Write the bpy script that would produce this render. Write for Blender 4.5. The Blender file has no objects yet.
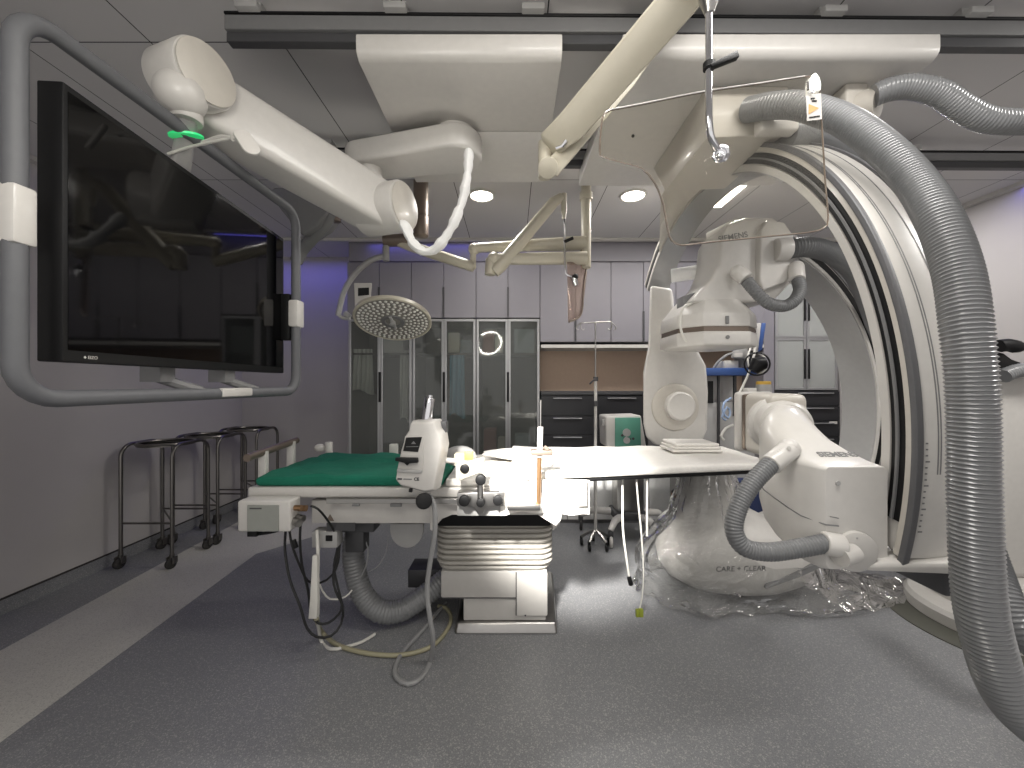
import bpy, bmesh, math, random
from mathutils import Vector, Matrix, noise
random.seed(7)
C = bpy.context.scene.collection
F = 390.0; H0 = 1.5          # focal length in pixels, camera height
PI = math.pi
def P(px, py, Y): return Vector(((px-512)/F*Y, Y, H0+(384-py)/F*Y))
def G(px, py, z=0.0):        # point of a horizontal plane seen at a pixel
    Y = (H0-z)*F/(py-384); return Vector(((px-512)/F*Y, Y, z))
def s2l(c): return tuple(((v/12.92) if v <= .04045 else ((v+.055)/1.055)**2.4) for v in c)
def rgb(r, g, b): return s2l((r/255, g/255, b/255))+(1,)

# ------------------------------------------------------------------ materials
def nt(name):
    m = bpy.data.materials.new(name); m.use_nodes = True
    n = m.node_tree.nodes; l = m.node_tree.links
    return m, n, l, n['Principled BSDF'], n['Material Output']
def mat(name, col, rough=.5, metal=0, var=.06, scale=30, bump=0, spec=.5, coat=0, emit=None, es=1):
    m, n, l, b, o = nt(name)
    tc = n.new('ShaderNodeTexCoord'); nz = n.new('ShaderNodeTexNoise')
    nz.inputs['Scale'].default_value = scale; nz.inputs['Detail'].default_value = 3
    l.new(tc.outputs['Object'], nz.inputs['Vector'])
    mx = n.new('ShaderNodeMix'); mx.data_type = 'RGBA'
    c = rgb(*col)
    mx.inputs['A'].default_value = tuple(max(0, v*(1-var)) for v in c[:3])+(1,)
    mx.inputs['B'].default_value = tuple(min(1, v*(1+var)) for v in c[:3])+(1,)
    l.new(nz.outputs['Fac'], mx.inputs['Factor']); l.new(mx.outputs['Result'], b.inputs['Base Color'])
    b.inputs['Roughness'].default_value = rough; b.inputs['Metallic'].default_value = metal
    b.inputs['Specular IOR Level'].default_value = spec
    if coat: b.inputs['Coat Weight'].default_value = coat; b.inputs['Coat Roughness'].default_value = .1
    if bump:
        bp = n.new('ShaderNodeBump'); bp.inputs['Strength'].default_value = bump; bp.inputs['Distance'].default_value = .02
        l.new(nz.outputs['Fac'], bp.inputs['Height']); l.new(bp.outputs['Normal'], b.inputs['Normal'])
    if emit:
        b.inputs['Emission Color'].default_value = rgb(*emit); b.inputs['Emission Strength'].default_value = es
    return m
def glassy(name, tint, gloss=.1, rough=.03, diff=.0, dcol=(120,120,120), bump=0, bscale=8, fres=.6):
    """thin sheet: see-through + reflection (+ a little haze)"""
    m, n, l, b, o = nt(name); n.remove(b)
    t = n.new('ShaderNodeBsdfTransparent'); t.inputs['Color'].default_value = rgb(*tint)
    g = n.new('ShaderNodeBsdfGlossy'); g.inputs['Roughness'].default_value = rough
    d = n.new('ShaderNodeBsdfDiffuse'); d.inputs['Color'].default_value = rgb(*dcol)
    lw = n.new('ShaderNodeLayerWeight'); lw.inputs['Blend'].default_value = .25
    ma = n.new('ShaderNodeMath'); ma.operation = 'MULTIPLY_ADD'; ma.inputs[1].default_value = fres; ma.inputs[2].default_value = gloss
    ma.use_clamp = True
    l.new(lw.outputs['Fresnel'], ma.inputs[0])
    m1 = n.new('ShaderNodeMixShader'); m1.inputs['Fac'].default_value = diff
    l.new(t.outputs[0], m1.inputs[1]); l.new(d.outputs[0], m1.inputs[2])
    m2 = n.new('ShaderNodeMixShader'); l.new(ma.outputs[0], m2.inputs['Fac'])
    l.new(m1.outputs[0], m2.inputs[1]); l.new(g.outputs[0], m2.inputs[2]); l.new(m2.outputs[0], o.inputs['Surface'])
    if bump:
        tc = n.new('ShaderNodeTexCoord'); nz = n.new('ShaderNodeTexNoise'); nz.inputs['Scale'].default_value = bscale
        nz.inputs['Detail'].default_value = 4; nz.inputs['Distortion'].default_value = 1.2
        bp = n.new('ShaderNodeBump'); bp.inputs['Strength'].default_value = bump; bp.inputs['Distance'].default_value = .05
        l.new(tc.outputs['Object'], nz.inputs['Vector']); l.new(nz.outputs['Fac'], bp.inputs['Height'])
        l.new(bp.outputs['Normal'], g.inputs['Normal']); l.new(bp.outputs['Normal'], d.inputs['Normal'])
    return m

# ------------------------------------------------------------------ mesh builder
def catmull(pts, step=.02, closed=False):
    pts = [Vector(p) for p in pts]; n = len(pts); out = []
    rng = n if closed else n-1
    for i in range(rng):
        p1, p2 = pts[i], pts[(i+1) % n]
        p0 = pts[(i-1) % n] if (closed or i > 0) else p1*2-p2
        p3 = pts[(i+2) % n] if (closed or i+2 < n) else p2*2-p1
        k = max(2, int((p2-p1).length/step))
        for j in range(k):
            t = j/k
            out.append(.5*((2*p1)+(-p0+p2)*t+(2*p0-5*p1+4*p2-p3)*t*t+(-p0+3*p1-3*p2+p3)*t*t*t))
    if not closed: out.append(pts[-1])
    return out
def resample(pts, step):
    out = [pts[0].copy()]; acc = 0
    for a, b in zip(pts, pts[1:]):
        d = (b-a).length
        if d < 1e-9: continue
        while acc+d >= step:
            t = (step-acc)/d; a = a.lerp(b, t); out.append(a.copy()); d = (b-a).length; acc = 0
            if d < 1e-9: break
        acc += d
    return out
def frame(d):
    d = d.normalized(); u = Vector((0,0,1)) if abs(d.z) < .9 else Vector((1,0,0))
    a = d.cross(u).normalized(); return a, d.cross(a).normalized()
class MB:
    def __init__(s): s.bm = bmesh.new()
    def _merge(s, b, bev=0, seg=2, M=None):
        bmesh.ops.recalc_face_normals(b, faces=b.faces)
        if bev > 0:
            es = [e for e in b.edges if len(e.link_faces) == 2 and e.calc_face_angle(0) > .5]
            if es: bmesh.ops.bevel(b, geom=es, offset=bev, segments=seg, profile=.5, affect='EDGES', clamp_overlap=True)
        if M is not None: b.transform(M)
        me = bpy.data.meshes.new('tmp'); b.to_mesh(me); b.free(); s.bm.from_mesh(me); bpy.data.meshes.remove(me); return s
    def box(s, x0, x1, y0, y1, z0, z1, bev=0, seg=2, M=None):
        b = bmesh.new(); bmesh.ops.create_cube(b, size=1)
        for v in b.verts: v.co = Vector((x0+(x1-x0)*(v.co.x+.5), y0+(y1-y0)*(v.co.y+.5), z0+(z1-z0)*(v.co.z+.5)))
        return s._merge(b, bev, seg, M)
    def hexa(s, c, bev=0, seg=2):      # 8 corners: bottom ring of four, top ring of four
        b = bmesh.new(); v = [b.verts.new(p) for p in c]
        for f in ((3,2,1,0),(4,5,6,7),(0,1,5,4),(1,2,6,5),(2,3,7,6),(3,0,4,7)): b.faces.new([v[i] for i in f])
        return s._merge(b, bev, seg)
    def loft(s, rings, cap=True, bev=0, seg=2, closed=True):
        b = bmesh.new(); R = [[b.verts.new(p) for p in r] for r in rings]; n = len(R[0])
        for a, c in zip(R, R[1:]):
            for i in range(n if closed else n-1): b.faces.new((a[i], a[(i+1) % n], c[(i+1) % n], c[i]))
        if cap and closed: b.faces.new(R[0][::-1]); b.faces.new(R[-1])
        return s._merge(b, bev, seg)
    def prism(s, poly, d, bev=0, seg=2):   # 3-D polygon swept along d
        d = Vector(d); return s.loft([[Vector(p) for p in poly], [Vector(p)+d for p in poly]], bev=bev, seg=seg)
    def tube(s, pts, r, seg=10, closed=False, cap=True, flat=1.0, up=None):
        pts = [Vector(p) for p in pts]; n = len(pts); rr = r if isinstance(r, (list, tuple)) else [r]*n
        rings = []; a = None
        for i in range(n):
            if closed: d = pts[(i+1) % n]-pts[i-1]
            else: d = pts[min(i+1, n-1)]-pts[max(i-1, 0)]
            d = d.normalized()
            if a is None: a = frame(d)[0] if up is None else (Vector(up)-d*d.dot(Vector(up))).normalized()
            else: a = (a-d*a.dot(d)).normalized()
            c = d.cross(a)
            rings.append([pts[i]+(a*math.cos(2*PI*k/seg)+c*math.sin(2*PI*k/seg)*flat)*rr[i] for k in range(seg)])
        if closed: rings.append(rings[0]); 
        b = bmesh.new(); R = [[b.verts.new(p) for p in q] for q in (rings[:-1] if closed else rings)]
        if closed: R.append(R[0])
        for p, q in zip(R, R[1:]):
            for k in range(seg): b.faces.new((p[k], p[(k+1) % seg], q[(k+1) % seg], q[k]))
        if cap and not closed: b.faces.new(R[0][::-1]); b.faces.new(R[-1])
        return s._merge(b)
    def spl(s, pts, r, seg=8, step=.02, closed=False): return s.tube(catmull(pts, step, closed), r, seg, closed)
    def cyl(s, p0, p1, r0, r1=None, seg=24, bev=0):
        p0, p1 = Vector(p0), Vector(p1); r1 = r0 if r1 is None else r1; a, c = frame(p1-p0)
        f = lambda p, r: [p+(a*math.cos(2*PI*k/seg)+c*math.sin(2*PI*k/seg))*r for k in range(seg)]
        return s.loft([f(p0, r0), f(p1, r1)], bev=bev)
    def lathe(s, prof, o, axis=(0,0,1), seg=32, sx=1, sy=1):   # profile of (radius, height)
        o = Vector(o); d = Vector(axis).normalized(); a, c = frame(d)
        if abs(d.z) > .99: a, c = Vector((1,0,0)), Vector((0,1,0))
        rings = [[o+d*h+(a*math.cos(2*PI*k/seg)*sx+c*math.sin(2*PI*k/seg)*sy)*max(r, 1e-4) for k in range(seg)] for r, h in prof]
        return s.loft(rings)
    def sphere(s, c, r, sc=(1,1,1), u=20, v=12, M=None):
        b = bmesh.new(); bmesh.ops.create_uvsphere(b, u_segments=u, v_segments=v, radius=r)
        for q in b.verts: q.co = Vector((q.co.x*sc[0], q.co.y*sc[1], q.co.z*sc[2]))
        if M is not None: b.transform(M)
        b.transform(Matrix.Translation(Vector(c))); return s._merge(b)
    def hose(s, pts, r, pitch=.013, depth=.1, seg=20):
        q = resample(catmull(pts, .004), pitch/4); n = len(q)
        return s.tube(q, [r*(1-depth*(0, .6, 1, .6)[i % 4]) for i in range(n)], seg)
    def torus(s, c, axis, R, r, seg=32, rs=8, sx=1, sy=1):
        a, b = frame(Vector(axis)); c = Vector(c)
        return s.tube([c+(a*math.cos(2*PI*k/seg)*sx+b*math.sin(2*PI*k/seg)*sy)*R for k in range(seg)], r, rs, True)
    def arc(s, pt, t0, t1, n, r0, r1, w0, w1, bev=0):   # square-section band along an arc; pt(t, r, w)
        rings = []
        for i in range(n+1):
            t = t0+(t1-t0)*i/n; rings.append([pt(t, r0, w0), pt(t, r1, w0), pt(t, r1, w1), pt(t, r0, w1)])
        return s.loft(rings, bev=bev)
    def text(s, body, size, M, ext=.0006, align='CENTER', bold=0):
        cu = bpy.data.curves.new('t', 'FONT'); cu.body = body; cu.size = size; cu.extrude = ext; cu.align_x = align; cu.align_y = 'CENTER'; cu.offset = bold
        o = bpy.data.objects.new('t', cu); C.objects.link(o)
        me = bpy.data.meshes.new_from_object(o.evaluated_get(bpy.context.evaluated_depsgraph_get()))
        bpy.data.objects.remove(o); bpy.data.curves.remove(cu)
        me.transform(M); s.bm.from_mesh(me); bpy.data.meshes.remove(me); return s
def basis(o, x, y):          # matrix with given x (text direction) and y (text up)
    x = Vector(x).normalized(); y = Vector(y); y = (y-x*y.dot(x)).normalized(); z = x.cross(y)
    M = Matrix.Identity(4)
    for i in range(3): M[i][0], M[i][1], M[i][2], M[i][3] = x[i], y[i], z[i], o[i]
    return M

# ------------------------------------------------------------------ objects
def wloc(o):
    v = Vector((0,0,0))
    while o: v += o.location; o = o.parent
    return v
def part(name, mb, m, parent=None, label=None, org=None, soft=False):
    bm = mb.bm
    for f in bm.faces: f.smooth = True
    for e in bm.edges:
        if len(e.link_faces) == 2 and e.calc_face_angle(0) > math.radians(80 if 'hose' in name else 38): e.smooth = False
    me = bpy.data.meshes.new(name); o = bpy.data.objects.new(name, me); C.objects.link(o)
    if parent:
        o.parent = parent; off = wloc(parent)
    else:
        vs = [v.co for v in bm.verts]
        off = org or Vector(((min(v.x for v in vs)+max(v.x for v in vs))/2, (min(v.y for v in vs)+max(v.y for v in vs))/2, min(v.z for v in vs)))
        o.location = off
    bmesh.ops.translate(bm, verts=bm.verts, vec=-Vector(off)); bm.to_mesh(me); bm.free()
    if m: me.materials.append(m)
    if label: o['label'] = label
    return o
def tag(o, label, cat, group=None, kind=None):
    o['label'] = label; o['category'] = cat
    if group: o['group'] = group
    if kind: o['kind'] = kind
    return o
def thing(name, label, cat, loc=(0,0,0), group=None):
    o = bpy.data.objects.new(name, None); C.objects.link(o); o.location = loc; o.empty_display_size = .1
    return tag(o, label, cat, group)
def single(name, mb, m, label, cat, group=None): return tag(part(name, mb, m), label, cat, group)
def struct(name, mb, m, parent=None):
    o = part(name, mb, m, parent)
    if not parent: o['kind'] = 'structure'
    return o
def dup(root, loc, label=None):
    r = root.copy(); C.objects.link(r); r.location = loc
    if label: r['label'] = label
    for ch in list(root.children):
        c = ch.copy(); C.objects.link(c); c.parent = r
        for g in ch.children:
            d = g.copy(); C.objects.link(d); d.parent = c
    return r
def light(name, kind, loc, energy, col=(1,1,1), size=.2, target=None, size_y=None, spot=None, blend=.3):
    L = bpy.data.lights.new(name, kind); L.energy = energy; L.color = col
    if kind == 'AREA':
        L.size = size
        if size_y: L.shape = 'RECTANGLE'; L.size_y = size_y
        else: L.shape = 'DISK'
    elif kind == 'SPOT': L.spot_size = math.radians(spot); L.spot_blend = blend; L.shadow_soft_size = size
    else: L.shadow_soft_size = size
    o = bpy.data.objects.new(name, L); C.objects.link(o); o.location = loc
    if target is not None: o.rotation_euler = (Vector(target)-Vector(loc)).to_track_quat('-Z', 'Y').to_euler()
    return o

# ================================================================== materials
WHITE = mat('white_enamel', (196,193,188), .38, coat=.15)
WARM = mat('warm_white_enamel', (188,183,174), .4, coat=.1)
CREAM = mat('cream_enamel', (180,174,158), .42)
OFFW = mat('off_white_plastic', (190,187,182), .5)
PALE = mat('pale_grey_plastic', (160,159,157), .45)
MIDG = mat('mid_grey_plastic', (112,112,112), .5)
DARKG = mat('dark_grey_plastic', (62,62,64), .5)
BLACK = mat('black_plastic', (14,14,15), .5, spec=.3)
SCREEN = mat('black_glass', (5,5,6), .05, spec=.3)
STEEL = mat('brushed_steel', (165,163,160), .3, metal=1)
DSTEEL = mat('dull_steel', (120,117,113), .34, metal=1)
CHROME = mat('chrome', (225,225,228), .1, metal=1)
ALU = mat('anodised_aluminium', (165,165,166), .4, metal=.7)
HOSE = mat('grey_corrugated_plastic', (118,119,120), .3, coat=.25)
HOSE2 = mat('matt_grey_plastic_hose', (104,105,106), .45)
ARCSIL = mat('silver_grey_paint', (150,150,150), .35, metal=.35)
GREEN = mat('green_surgical_cloth', (0,100,78), .85, var=.18, scale=9, bump=.5)
SHEET = mat('white_cotton_sheet', (225,222,216), .9, scale=40, bump=.2)
BROWN = mat('brown_grey_metal', (120,108,98), .4, metal=.5)
BRASS = mat('brass_tube', (150,118,86), .35, metal=.8)
CABLE_W = mat('white_cable', (205,203,196), .5)
CABLE_K = mat('black_cable', (20,20,20), .5)
CABLE_G = mat('grey_cable', (140,140,140), .5)
CABLE_Y = mat('yellowed_cable', (150,145,120), .5)
YELLOW = mat('yellow_plastic', (205,165,70), .5)
BLUE = mat('blue_plastic', (52,82,140), .45)
NAVY = mat('navy_cloth', (30,42,78), .8)
TEAL = mat('teal_green_panel', (84,142,124), .5)
LENS = mat('lit_lamp_lens', (255,250,240), .4, emit=(255,248,236), es=14)
LEDG = mat('green_led_ring', (60,220,140), .3, emit=(40,230,120), es=.35)
RUBBER = mat('dark_rubber', (42,40,38), .7)
CABDOOR = mat('grey_violet_laminate', (128,125,131), .5, var=.03, scale=8)
DRAWER = mat('black_laminate', (34,34,37), .45)
CARC = mat('grey_carcass', (120,118,118), .6)
BEIGE = mat('beige_splashback', (186,163,144), .6)
GOWN = mat('white_gown_cloth', (232,232,230), .9)
BLUEDRAPE = mat('pale_blue_drape', (120,175,200), .9)
FROST = glassy('smoked_frosted_glass', (232,234,231), .03, .04, .24, (120,122,120), fres=.2)
FROST2 = glassy('pale_frosted_glass', (225,226,224), .02, .2, .5, (196,198,195), fres=.12)
SHIELD = glassy('lead_glass_sheet', (252,251,248), .0, .02, .014, (200,196,186), fres=.12)
PLASTIC = glassy('clear_plastic_film', (243,243,242), .07, .07, .1, (215,214,210), bump=1.0, bscale=7, fres=.75)

def wall_mat(name, col, var=.04):
    return mat(name, col, .75, var=var, scale=3, bump=.02)
WALL = wall_mat('painted_wall', (176,172,170)); WALLR = wall_mat('painted_wall_right', (168,164,162))
def floor_mat(name, c0, c1, c2, rough=.42):
    m, n, l, b, o = nt(name)
    tc = n.new('ShaderNodeTexCoord')
    v = n.new('ShaderNodeTexVoronoi'); v.inputs['Scale'].default_value = 210
    nz = n.new('ShaderNodeTexNoise'); nz.inputs['Scale'].default_value = 260; nz.inputs['Detail'].default_value = 3
    big = n.new('ShaderNodeTexNoise'); big.inputs['Scale'].default_value = 1.4
    r1 = n.new('ShaderNodeValToRGB'); r1.color_ramp.elements[0].position = .32; r1.color_ramp.elements[1].position = .68
    r1.color_ramp.elements[0].color = rgb(*c0); r1.color_ramp.elements[1].color = rgb(*c1)
    sp = n.new('ShaderNodeSeparateColor'); r2 = n.new('ShaderNodeValToRGB'); r2.color_ramp.interpolation = 'CONSTANT'
    r2.color_ramp.elements[0].color = (0,0,0,1); r2.color_ramp.elements[1].position = .86; r2.color_ramp.elements[1].color = (.75,.75,.75,1)
    mx = n.new('ShaderNodeMix'); mx.data_type = 'RGBA'; mx.inputs['B'].default_value = rgb(*c2)
    hs = n.new('ShaderNodeHueSaturation'); mr = n.new('ShaderNodeMapRange'); mr.inputs['To Min'].default_value = .88; mr.inputs['To Max'].default_value = 1.1
    for a in (v, nz, big): l.new(tc.outputs['Object'], a.inputs['Vector'])
    l.new(nz.outputs['Fac'], r1.inputs['Fac']); l.new(v.outputs['Color'], sp.inputs['Color']); l.new(sp.outputs[0], r2.inputs['Fac'])
    l.new(r2.outputs['Color'], mx.inputs['Factor']); l.new(r1.outputs['Color'], mx.inputs['A'])
    l.new(big.outputs['Fac'], mr.inputs['Value']); l.new(mr.outputs['Result'], hs.inputs['Value']); l.new(mx.outputs['Result'], hs.inputs['Color'])
    l.new(hs.outputs['Color'], b.inputs['Base Color']); b.inputs['Roughness'].default_value = rough
    bp = n.new('ShaderNodeBump'); bp.inputs['Strength'].default_value = .06; bp.inputs['Distance'].default_value = .01
    l.new(nz.outputs['Fac'], bp.inputs['Height']); l.new(bp.outputs['Normal'], b.inputs['Normal'])
    return m
FLOOR = floor_mat('grey_flecked_vinyl', (106,108,112), (138,138,139), (160,159,156))
STRIP = floor_mat('pale_vinyl_strip', (176,174,166), (200,198,190), (160,158,152))
def ceil_mat():
    m, n, l, b, o = nt('ceiling_panels')
    tc = n.new('ShaderNodeTexCoord'); mp = n.new('ShaderNodeMapping'); mp.inputs['Location'].default_value = (-.15+6, -.58+6, 0)
    br = n.new('ShaderNodeTexBrick'); br.offset = 0; br.squash = 1
    br.inputs['Scale'].default_value = 1; br.inputs['Brick Width'].default_value = .6; br.inputs['Row Height'].default_value = 1.2
    br.inputs['Mortar Size'].default_value = .003; br.inputs['Mortar Smooth'].default_value = .1
    br.inputs['Color1'].default_value = rgb(196,194,193); br.inputs['Color2'].default_value = rgb(191,189,189); br.inputs['Mortar'].default_value = rgb(48,47,48)
    l.new(tc.outputs['Object'], mp.inputs['Vector']); l.new(mp.outputs['Vector'], br.inputs['Vector']); l.new(br.outputs['Color'], b.inputs['Base Color'])
    b.inputs['Roughness'].default_value = .7
    return m
CEIL = ceil_mat()

# ================================================================== the room
HC = 3.06; XL = -3.32; XR = 3.96; YB = 4.8; Y0 = -1.6
struct('floor', MB().box(XL-.1, XR+.1, Y0, YB+.1, -.08, 0), FLOOR)
part_strip = MB().prism([Vector((-3.0,Y0,.0005)), Vector((-1.45,Y0,.0005)), Vector((-2.14,1.63,.0005)), Vector((-2.26,3.44,.0005)), Vector((-1.9,3.9,.0005)), Vector((-1.9,YB,.0005)), Vector((-2.98,YB,.0005)), Vector((-2.98,4.3,.0005)), Vector((-2.875,2.19,.0005))], (0,0,.0012))
struct('trim_1', part_strip, STRIP)
cm = MB().box(XL-.1, XR+.1, Y0, YB+.1, HC, HC+.08)
o = struct('ceiling', cm, CEIL)
o.data.transform(Matrix.Translation(o.location)); o.location = (0,0,0)
struct('wall_left', MB().box(XL-.1, XL, Y0, YB+.1, 0, HC), WALL)
struct('wall_right', MB().box(XR, XR+.1, Y0, YB+.1, 0, HC), WALLR)
struct('wall_back', MB().box(XL, XR, YB, YB+.1, 0, HC), WALL)
struct('baseboard_left', MB().box(XL, XL+.012, Y0, YB, 0, .1), FLOOR)
struct('trim_2', MB().box(XL, XL+.016, Y0, YB, .1, .108), RUBBER)
struct('baseboard_right', MB().box(XR-.012, XR, Y0, YB, 0, .1), FLOOR)
# cornice strip at the ceiling edge with the blue cove below
struct('trim_3', MB().box(XL, XR, 4.16, 4.2, HC-.03, HC), OFFW)
struct('trim_4', MB().box(XL, XL+.05, Y0, YB, HC-.03, HC), OFFW)
struct('trim_5', MB().box(XR-.05, XR, Y0, YB, HC-.03, HC), OFFW)
# soffit above the cupboards
YC = 4.2
struct('trim_6', MB().box(-1.77, 3.55, YC+.03, YB, 2.83, HC), CABDOOR)

def xb(px): return (px-512)/F*YC
def zb(py): return H0+(384-py)/F*YC
# ------------------------------------------------------------------ fitted cupboards along the back wall
def upper(x0, x1, z0, z1, doors, label, hand=None):
    t = thing('overhead_cupboard', label, 'cupboard', ((x0+x1)/2, (YC+YB)/2, z0), 'closed laminate wall cupboards')
    part('carcass', MB().box(x0+.002, x1-.002, YC+.022, YB-.01, z0, z1), CARC, t)
    w = (x1-x0)/doors
    for k in range(doors):
        d = part('door', MB().box(x0+k*w+.003, x0+(k+1)*w-.003, YC, YC+.02, z0+.003, z1-.003, .002, 1), CABDOOR, t)
    if hand is not None: 
        part('handle', MB().box(hand-.008, hand+.008, YC-.014, YC, z0+.01, z0+.33), DARKG, t)
zt = zb(262)
names = ['closed grey wall cupboard at the left end, directly behind the surgical lamp', 'closed grey wall cupboard above the glass cupboard with the pale blue drape', 'closed grey wall cupboard above the glass cupboard showing a ring reflection']
for i, (a, b) in enumerate(((347,411.5), (411.5,476), (476,540))): upper(xb(a), xb(b), zb(318), zt, 2, names[i], xb((a+b)/2))
names = ['grey wall cupboard over the left of the beige niche, behind the hanging shield', 'grey wall cupboard over the right of the beige niche, beyond the drip stand']
for i, (a, b) in enumerate(((540,611), (611,676))): upper(xb(a), xb(b), zb(342), zt, 2, names[i], xb((a+b)/2))
upper(xb(676), xb(764), zb(342), zt, 2, 'closed grey wall cupboard behind the white arm of the hanging imaging detector')
def tall(x0, x1, z0, z1, label, fill, hx=True):
    t = thing('glass_cupboard', label, 'cupboard', ((x0+x1)/2, (YC+YB)/2, z0), 'tall cupboards with smoked glass doors')
    c = MB()
    c.box(x0, x0+.018, YC+.024, YB-.01, z0, z1); c.box(x1-.018, x1, YC+.024, YB-.01, z0, z1)
    c.box(x0+.018, x1-.018, YC+.03, YB-.01, z0, z0+.08); c.box(x0+.018, x1-.018, YC+.03, YB-.01, z1-.02, z1); c.box(x0+.018, x1-.018, YB-.03, YB-.01, z0+.08, z1-.02)
    part('carcass', c, CARC, t)
    part('shelf', MB().box(x0+.02, x1-.02, YC+.06, YB-.04, z1-.38, z1-.36), CARC, t)
    w = (x1-x0)/2
    for k in range(2):
        a, b = x0+k*w+.002, x0+(k+1)*w-.002; f = MB(); e = .026
        f.box(a, a+e, YC, YC+.022, z0, z1, .002, 1); f.box(b-e, b, YC, YC+.022, z0, z1, .002, 1)
        f.box(a+e, b-e, YC, YC+.022, z0, z0+e); f.box(a+e, b-e, YC, YC+.022, z1-e, z1)
        d = part('door', f, ALU, t)
        part('glass_pane', MB().box(a+e, b-e, YC+.008, YC+.013, z0+e, z1-e), FROST, d)
    part('handle', MB().box(x0+w-.012, x0+w+.012, YC-.02, YC, zb(402), zb(372), .004), BLACK, t)
    return t
names = ['glass cupboard at the left end, hanging pale gowns behind its smoked doors', 'middle glass cupboard with a pale blue drape hanging inside', 'right glass cupboard beside the beige niche, boxes on its top shelf']
for i, (a, b) in enumerate(((348,412), (412,476), (476,540))): tall(xb(a)+.003, xb(b)-.003, 0.0, zb(319), names[i], i)
def drape(px0, px1, y0, y1, m, label, folds, nm='hanging_gown', cat='gown', Y=4.29):
    mb = MB(); x0, x1 = (px0-512)/F*Y, (px1-512)/F*Y; z1, z0 = H0+(384-y0)/F*Y, H0+(384-y1)/F*Y
    rings = []
    for j in range(9):
        t = j/8; z = z1+(z0-z1)*t; n = 28; fr = []; bk = []
        for k in range(n+1):
            u = k/n; sp = 1+.12*t; x = (x0+x1)/2+(u-.5)*(x1-x0)*sp; yy = Y+.02*math.sin(u*folds*2*PI+t)*(.4+t)+.012*noise.noise((x*20, z*5, 3))
            fr.append(Vector((x, yy, z+.03*math.sin(u*5)*t))); bk.append(Vector((x, yy+.012, z+.03*math.sin(u*5)*t)))
        rings.append(fr+bk[::-1])
    mb.loft(rings); return single(nm, mb, m, label, cat)
drape(352, 372, 349, 392, GOWN, 'pale pleated gown hanging in the left glass cupboard, nearest the end wall', 5)
drape(400, 410, 350, 420, GOWN, 'narrow pale gown hanging in the left glass cupboard, beside its right door edge', 2)
drape(450, 464, 348, 416, BLUEDRAPE, 'pale blue drape hanging inside the middle glass cupboard', 3, 'hanging_drape', 'drape')
# things on the cupboard top shelves
PKG = [mat('carton_a', (190,190,188), .7), mat('carton_b', (160,120,118), .7), mat('carton_c', (150,158,165), .7), mat('carton_d', (205,200,190), .7)]
zs = zb(319)-.36
blab = ['white carton on the top shelf of the left glass cupboard', 'pale carton on the top shelf of the middle glass cupboard, left door', 'small grey carton on the top shelf of the middle glass cupboard, right door', 'reddish carton on the top shelf of the right glass cupboard', 'white carton on the top shelf of the right glass cupboard', 'blue-grey carton on the top shelf of the right glass cupboard']
for i, (a, b, h, k) in enumerate(((415,438,.2,0), (449,460,.22,3), (461,472,.14,2), (483,494,.24,1), (495,503,.18,3), (514,534,.26,2))):
    xa, xc = (a-512)/F*4.3, (b-512)/F*4.3
    if i == 0: xa, xc = (383-512)/F*4.3, (404-512)/F*4.3
    single('carton', MB().box(xa, xc, 4.25, 4.5, zs+.0005, zs+h, .004, 1), PKG[k], blab[i], 'box', 'cartons on the cupboard shelves')
for i, (a, b, h, k) in enumerate(((484,496,.5,1), (498,506,.4,3), (515,530,.44,2))):
    xa, xc = (a-512)/F*4.3, (b-512)/F*4.3
    single('carton', MB().box(xa, xc, 4.25, 4.5, .081, .5+h, .004, 1), PKG[k], ['reddish carton on the floor of the right glass cupboard', 'pale carton on the floor of the right glass cupboard', 'blue-grey carton on the floor of the right glass cupboard'][i], 'box', 'cartons on the cupboard shelves')
# niche, worktop and drawers
x0, x1 = xb(541), xb(764)
struct('trim_7', MB().box(x0, x1, 4.6, YB, 1.42, zb(342)), BEIGE)
single('niche_shelf', MB().box(x0, x1, YC, 4.6, zb(348), zb(344.5), .003, 1), OFFW, 'pale light-strip shelf along the top of the beige niche', 'shelf')
single('worktop', MB().box(x0, x1, YC-.01, YB-.01, 1.385, 1.42, .003, 1), DARKG, 'dark worktop under the beige niche', 'worktop')
def drawers(x0, x1, z0, z1, ys, label, hl=.5, org=None):
    t = thing('drawer_unit', label, 'drawers', ((x0+x1)/2, (YC+YB)/2, z0), 'black drawer units')
    part('carcass', MB().box(x0, x1, YC+.022, YB-.01, z0, z1), DRAWER, t)
    n = len(ys)-1
    for k in range(n):
        d = part('drawer', MB().box(x0+.003, x1-.003, YC, YC+.02, ys[k+1]+.003, ys[k]-.003, .002, 1), DRAWER, t)
        xm = x0+(x1-x0)*hl; w = (x1-x0)*.27
        part('handle', MB().box(xm-w, xm+w, YC-.022, YC, ys[k]-.03, ys[k]-.018, .003, 1), ALU, d)
    return t
zz = [zb(396), zb(416), zb(435), zb(452), zb(470)]
drawers(xb(541), xb(594), zz[-1], 1.383, zz, 'black drawer unit at the left end below the beige niche')
drawers(xb(595), xb(648), zz[-1], 1.383, zz, 'black drawer unit below the beige niche, partly behind the teal box')
def lowcup(x0, x1, label, m=GOWN):
    t = thing('base_cupboard', label, 'cupboard', ((x0+x1)/2, 4.5, 0), 'pale base cupboards')
    part('carcass', MB().box(x0, x1, YC+.022, YB-.01, .0, zz[-1]), CARC, t)
    w = (x1-x0)/2
    for k in range(2): part('door', MB().box(x0+k*w+.003, x0+(k+1)*w-.003, YC, YC+.02, .04, zz[-1]-.004, .002, 1), m, t)
lowcup(xb(541), xb(594), 'pale base cupboard at the left end under the black drawers, by the glass cupboards')
lowcup(xb(595), xb(648), 'pale base cupboard behind the rolling stand with the teal box')
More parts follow.
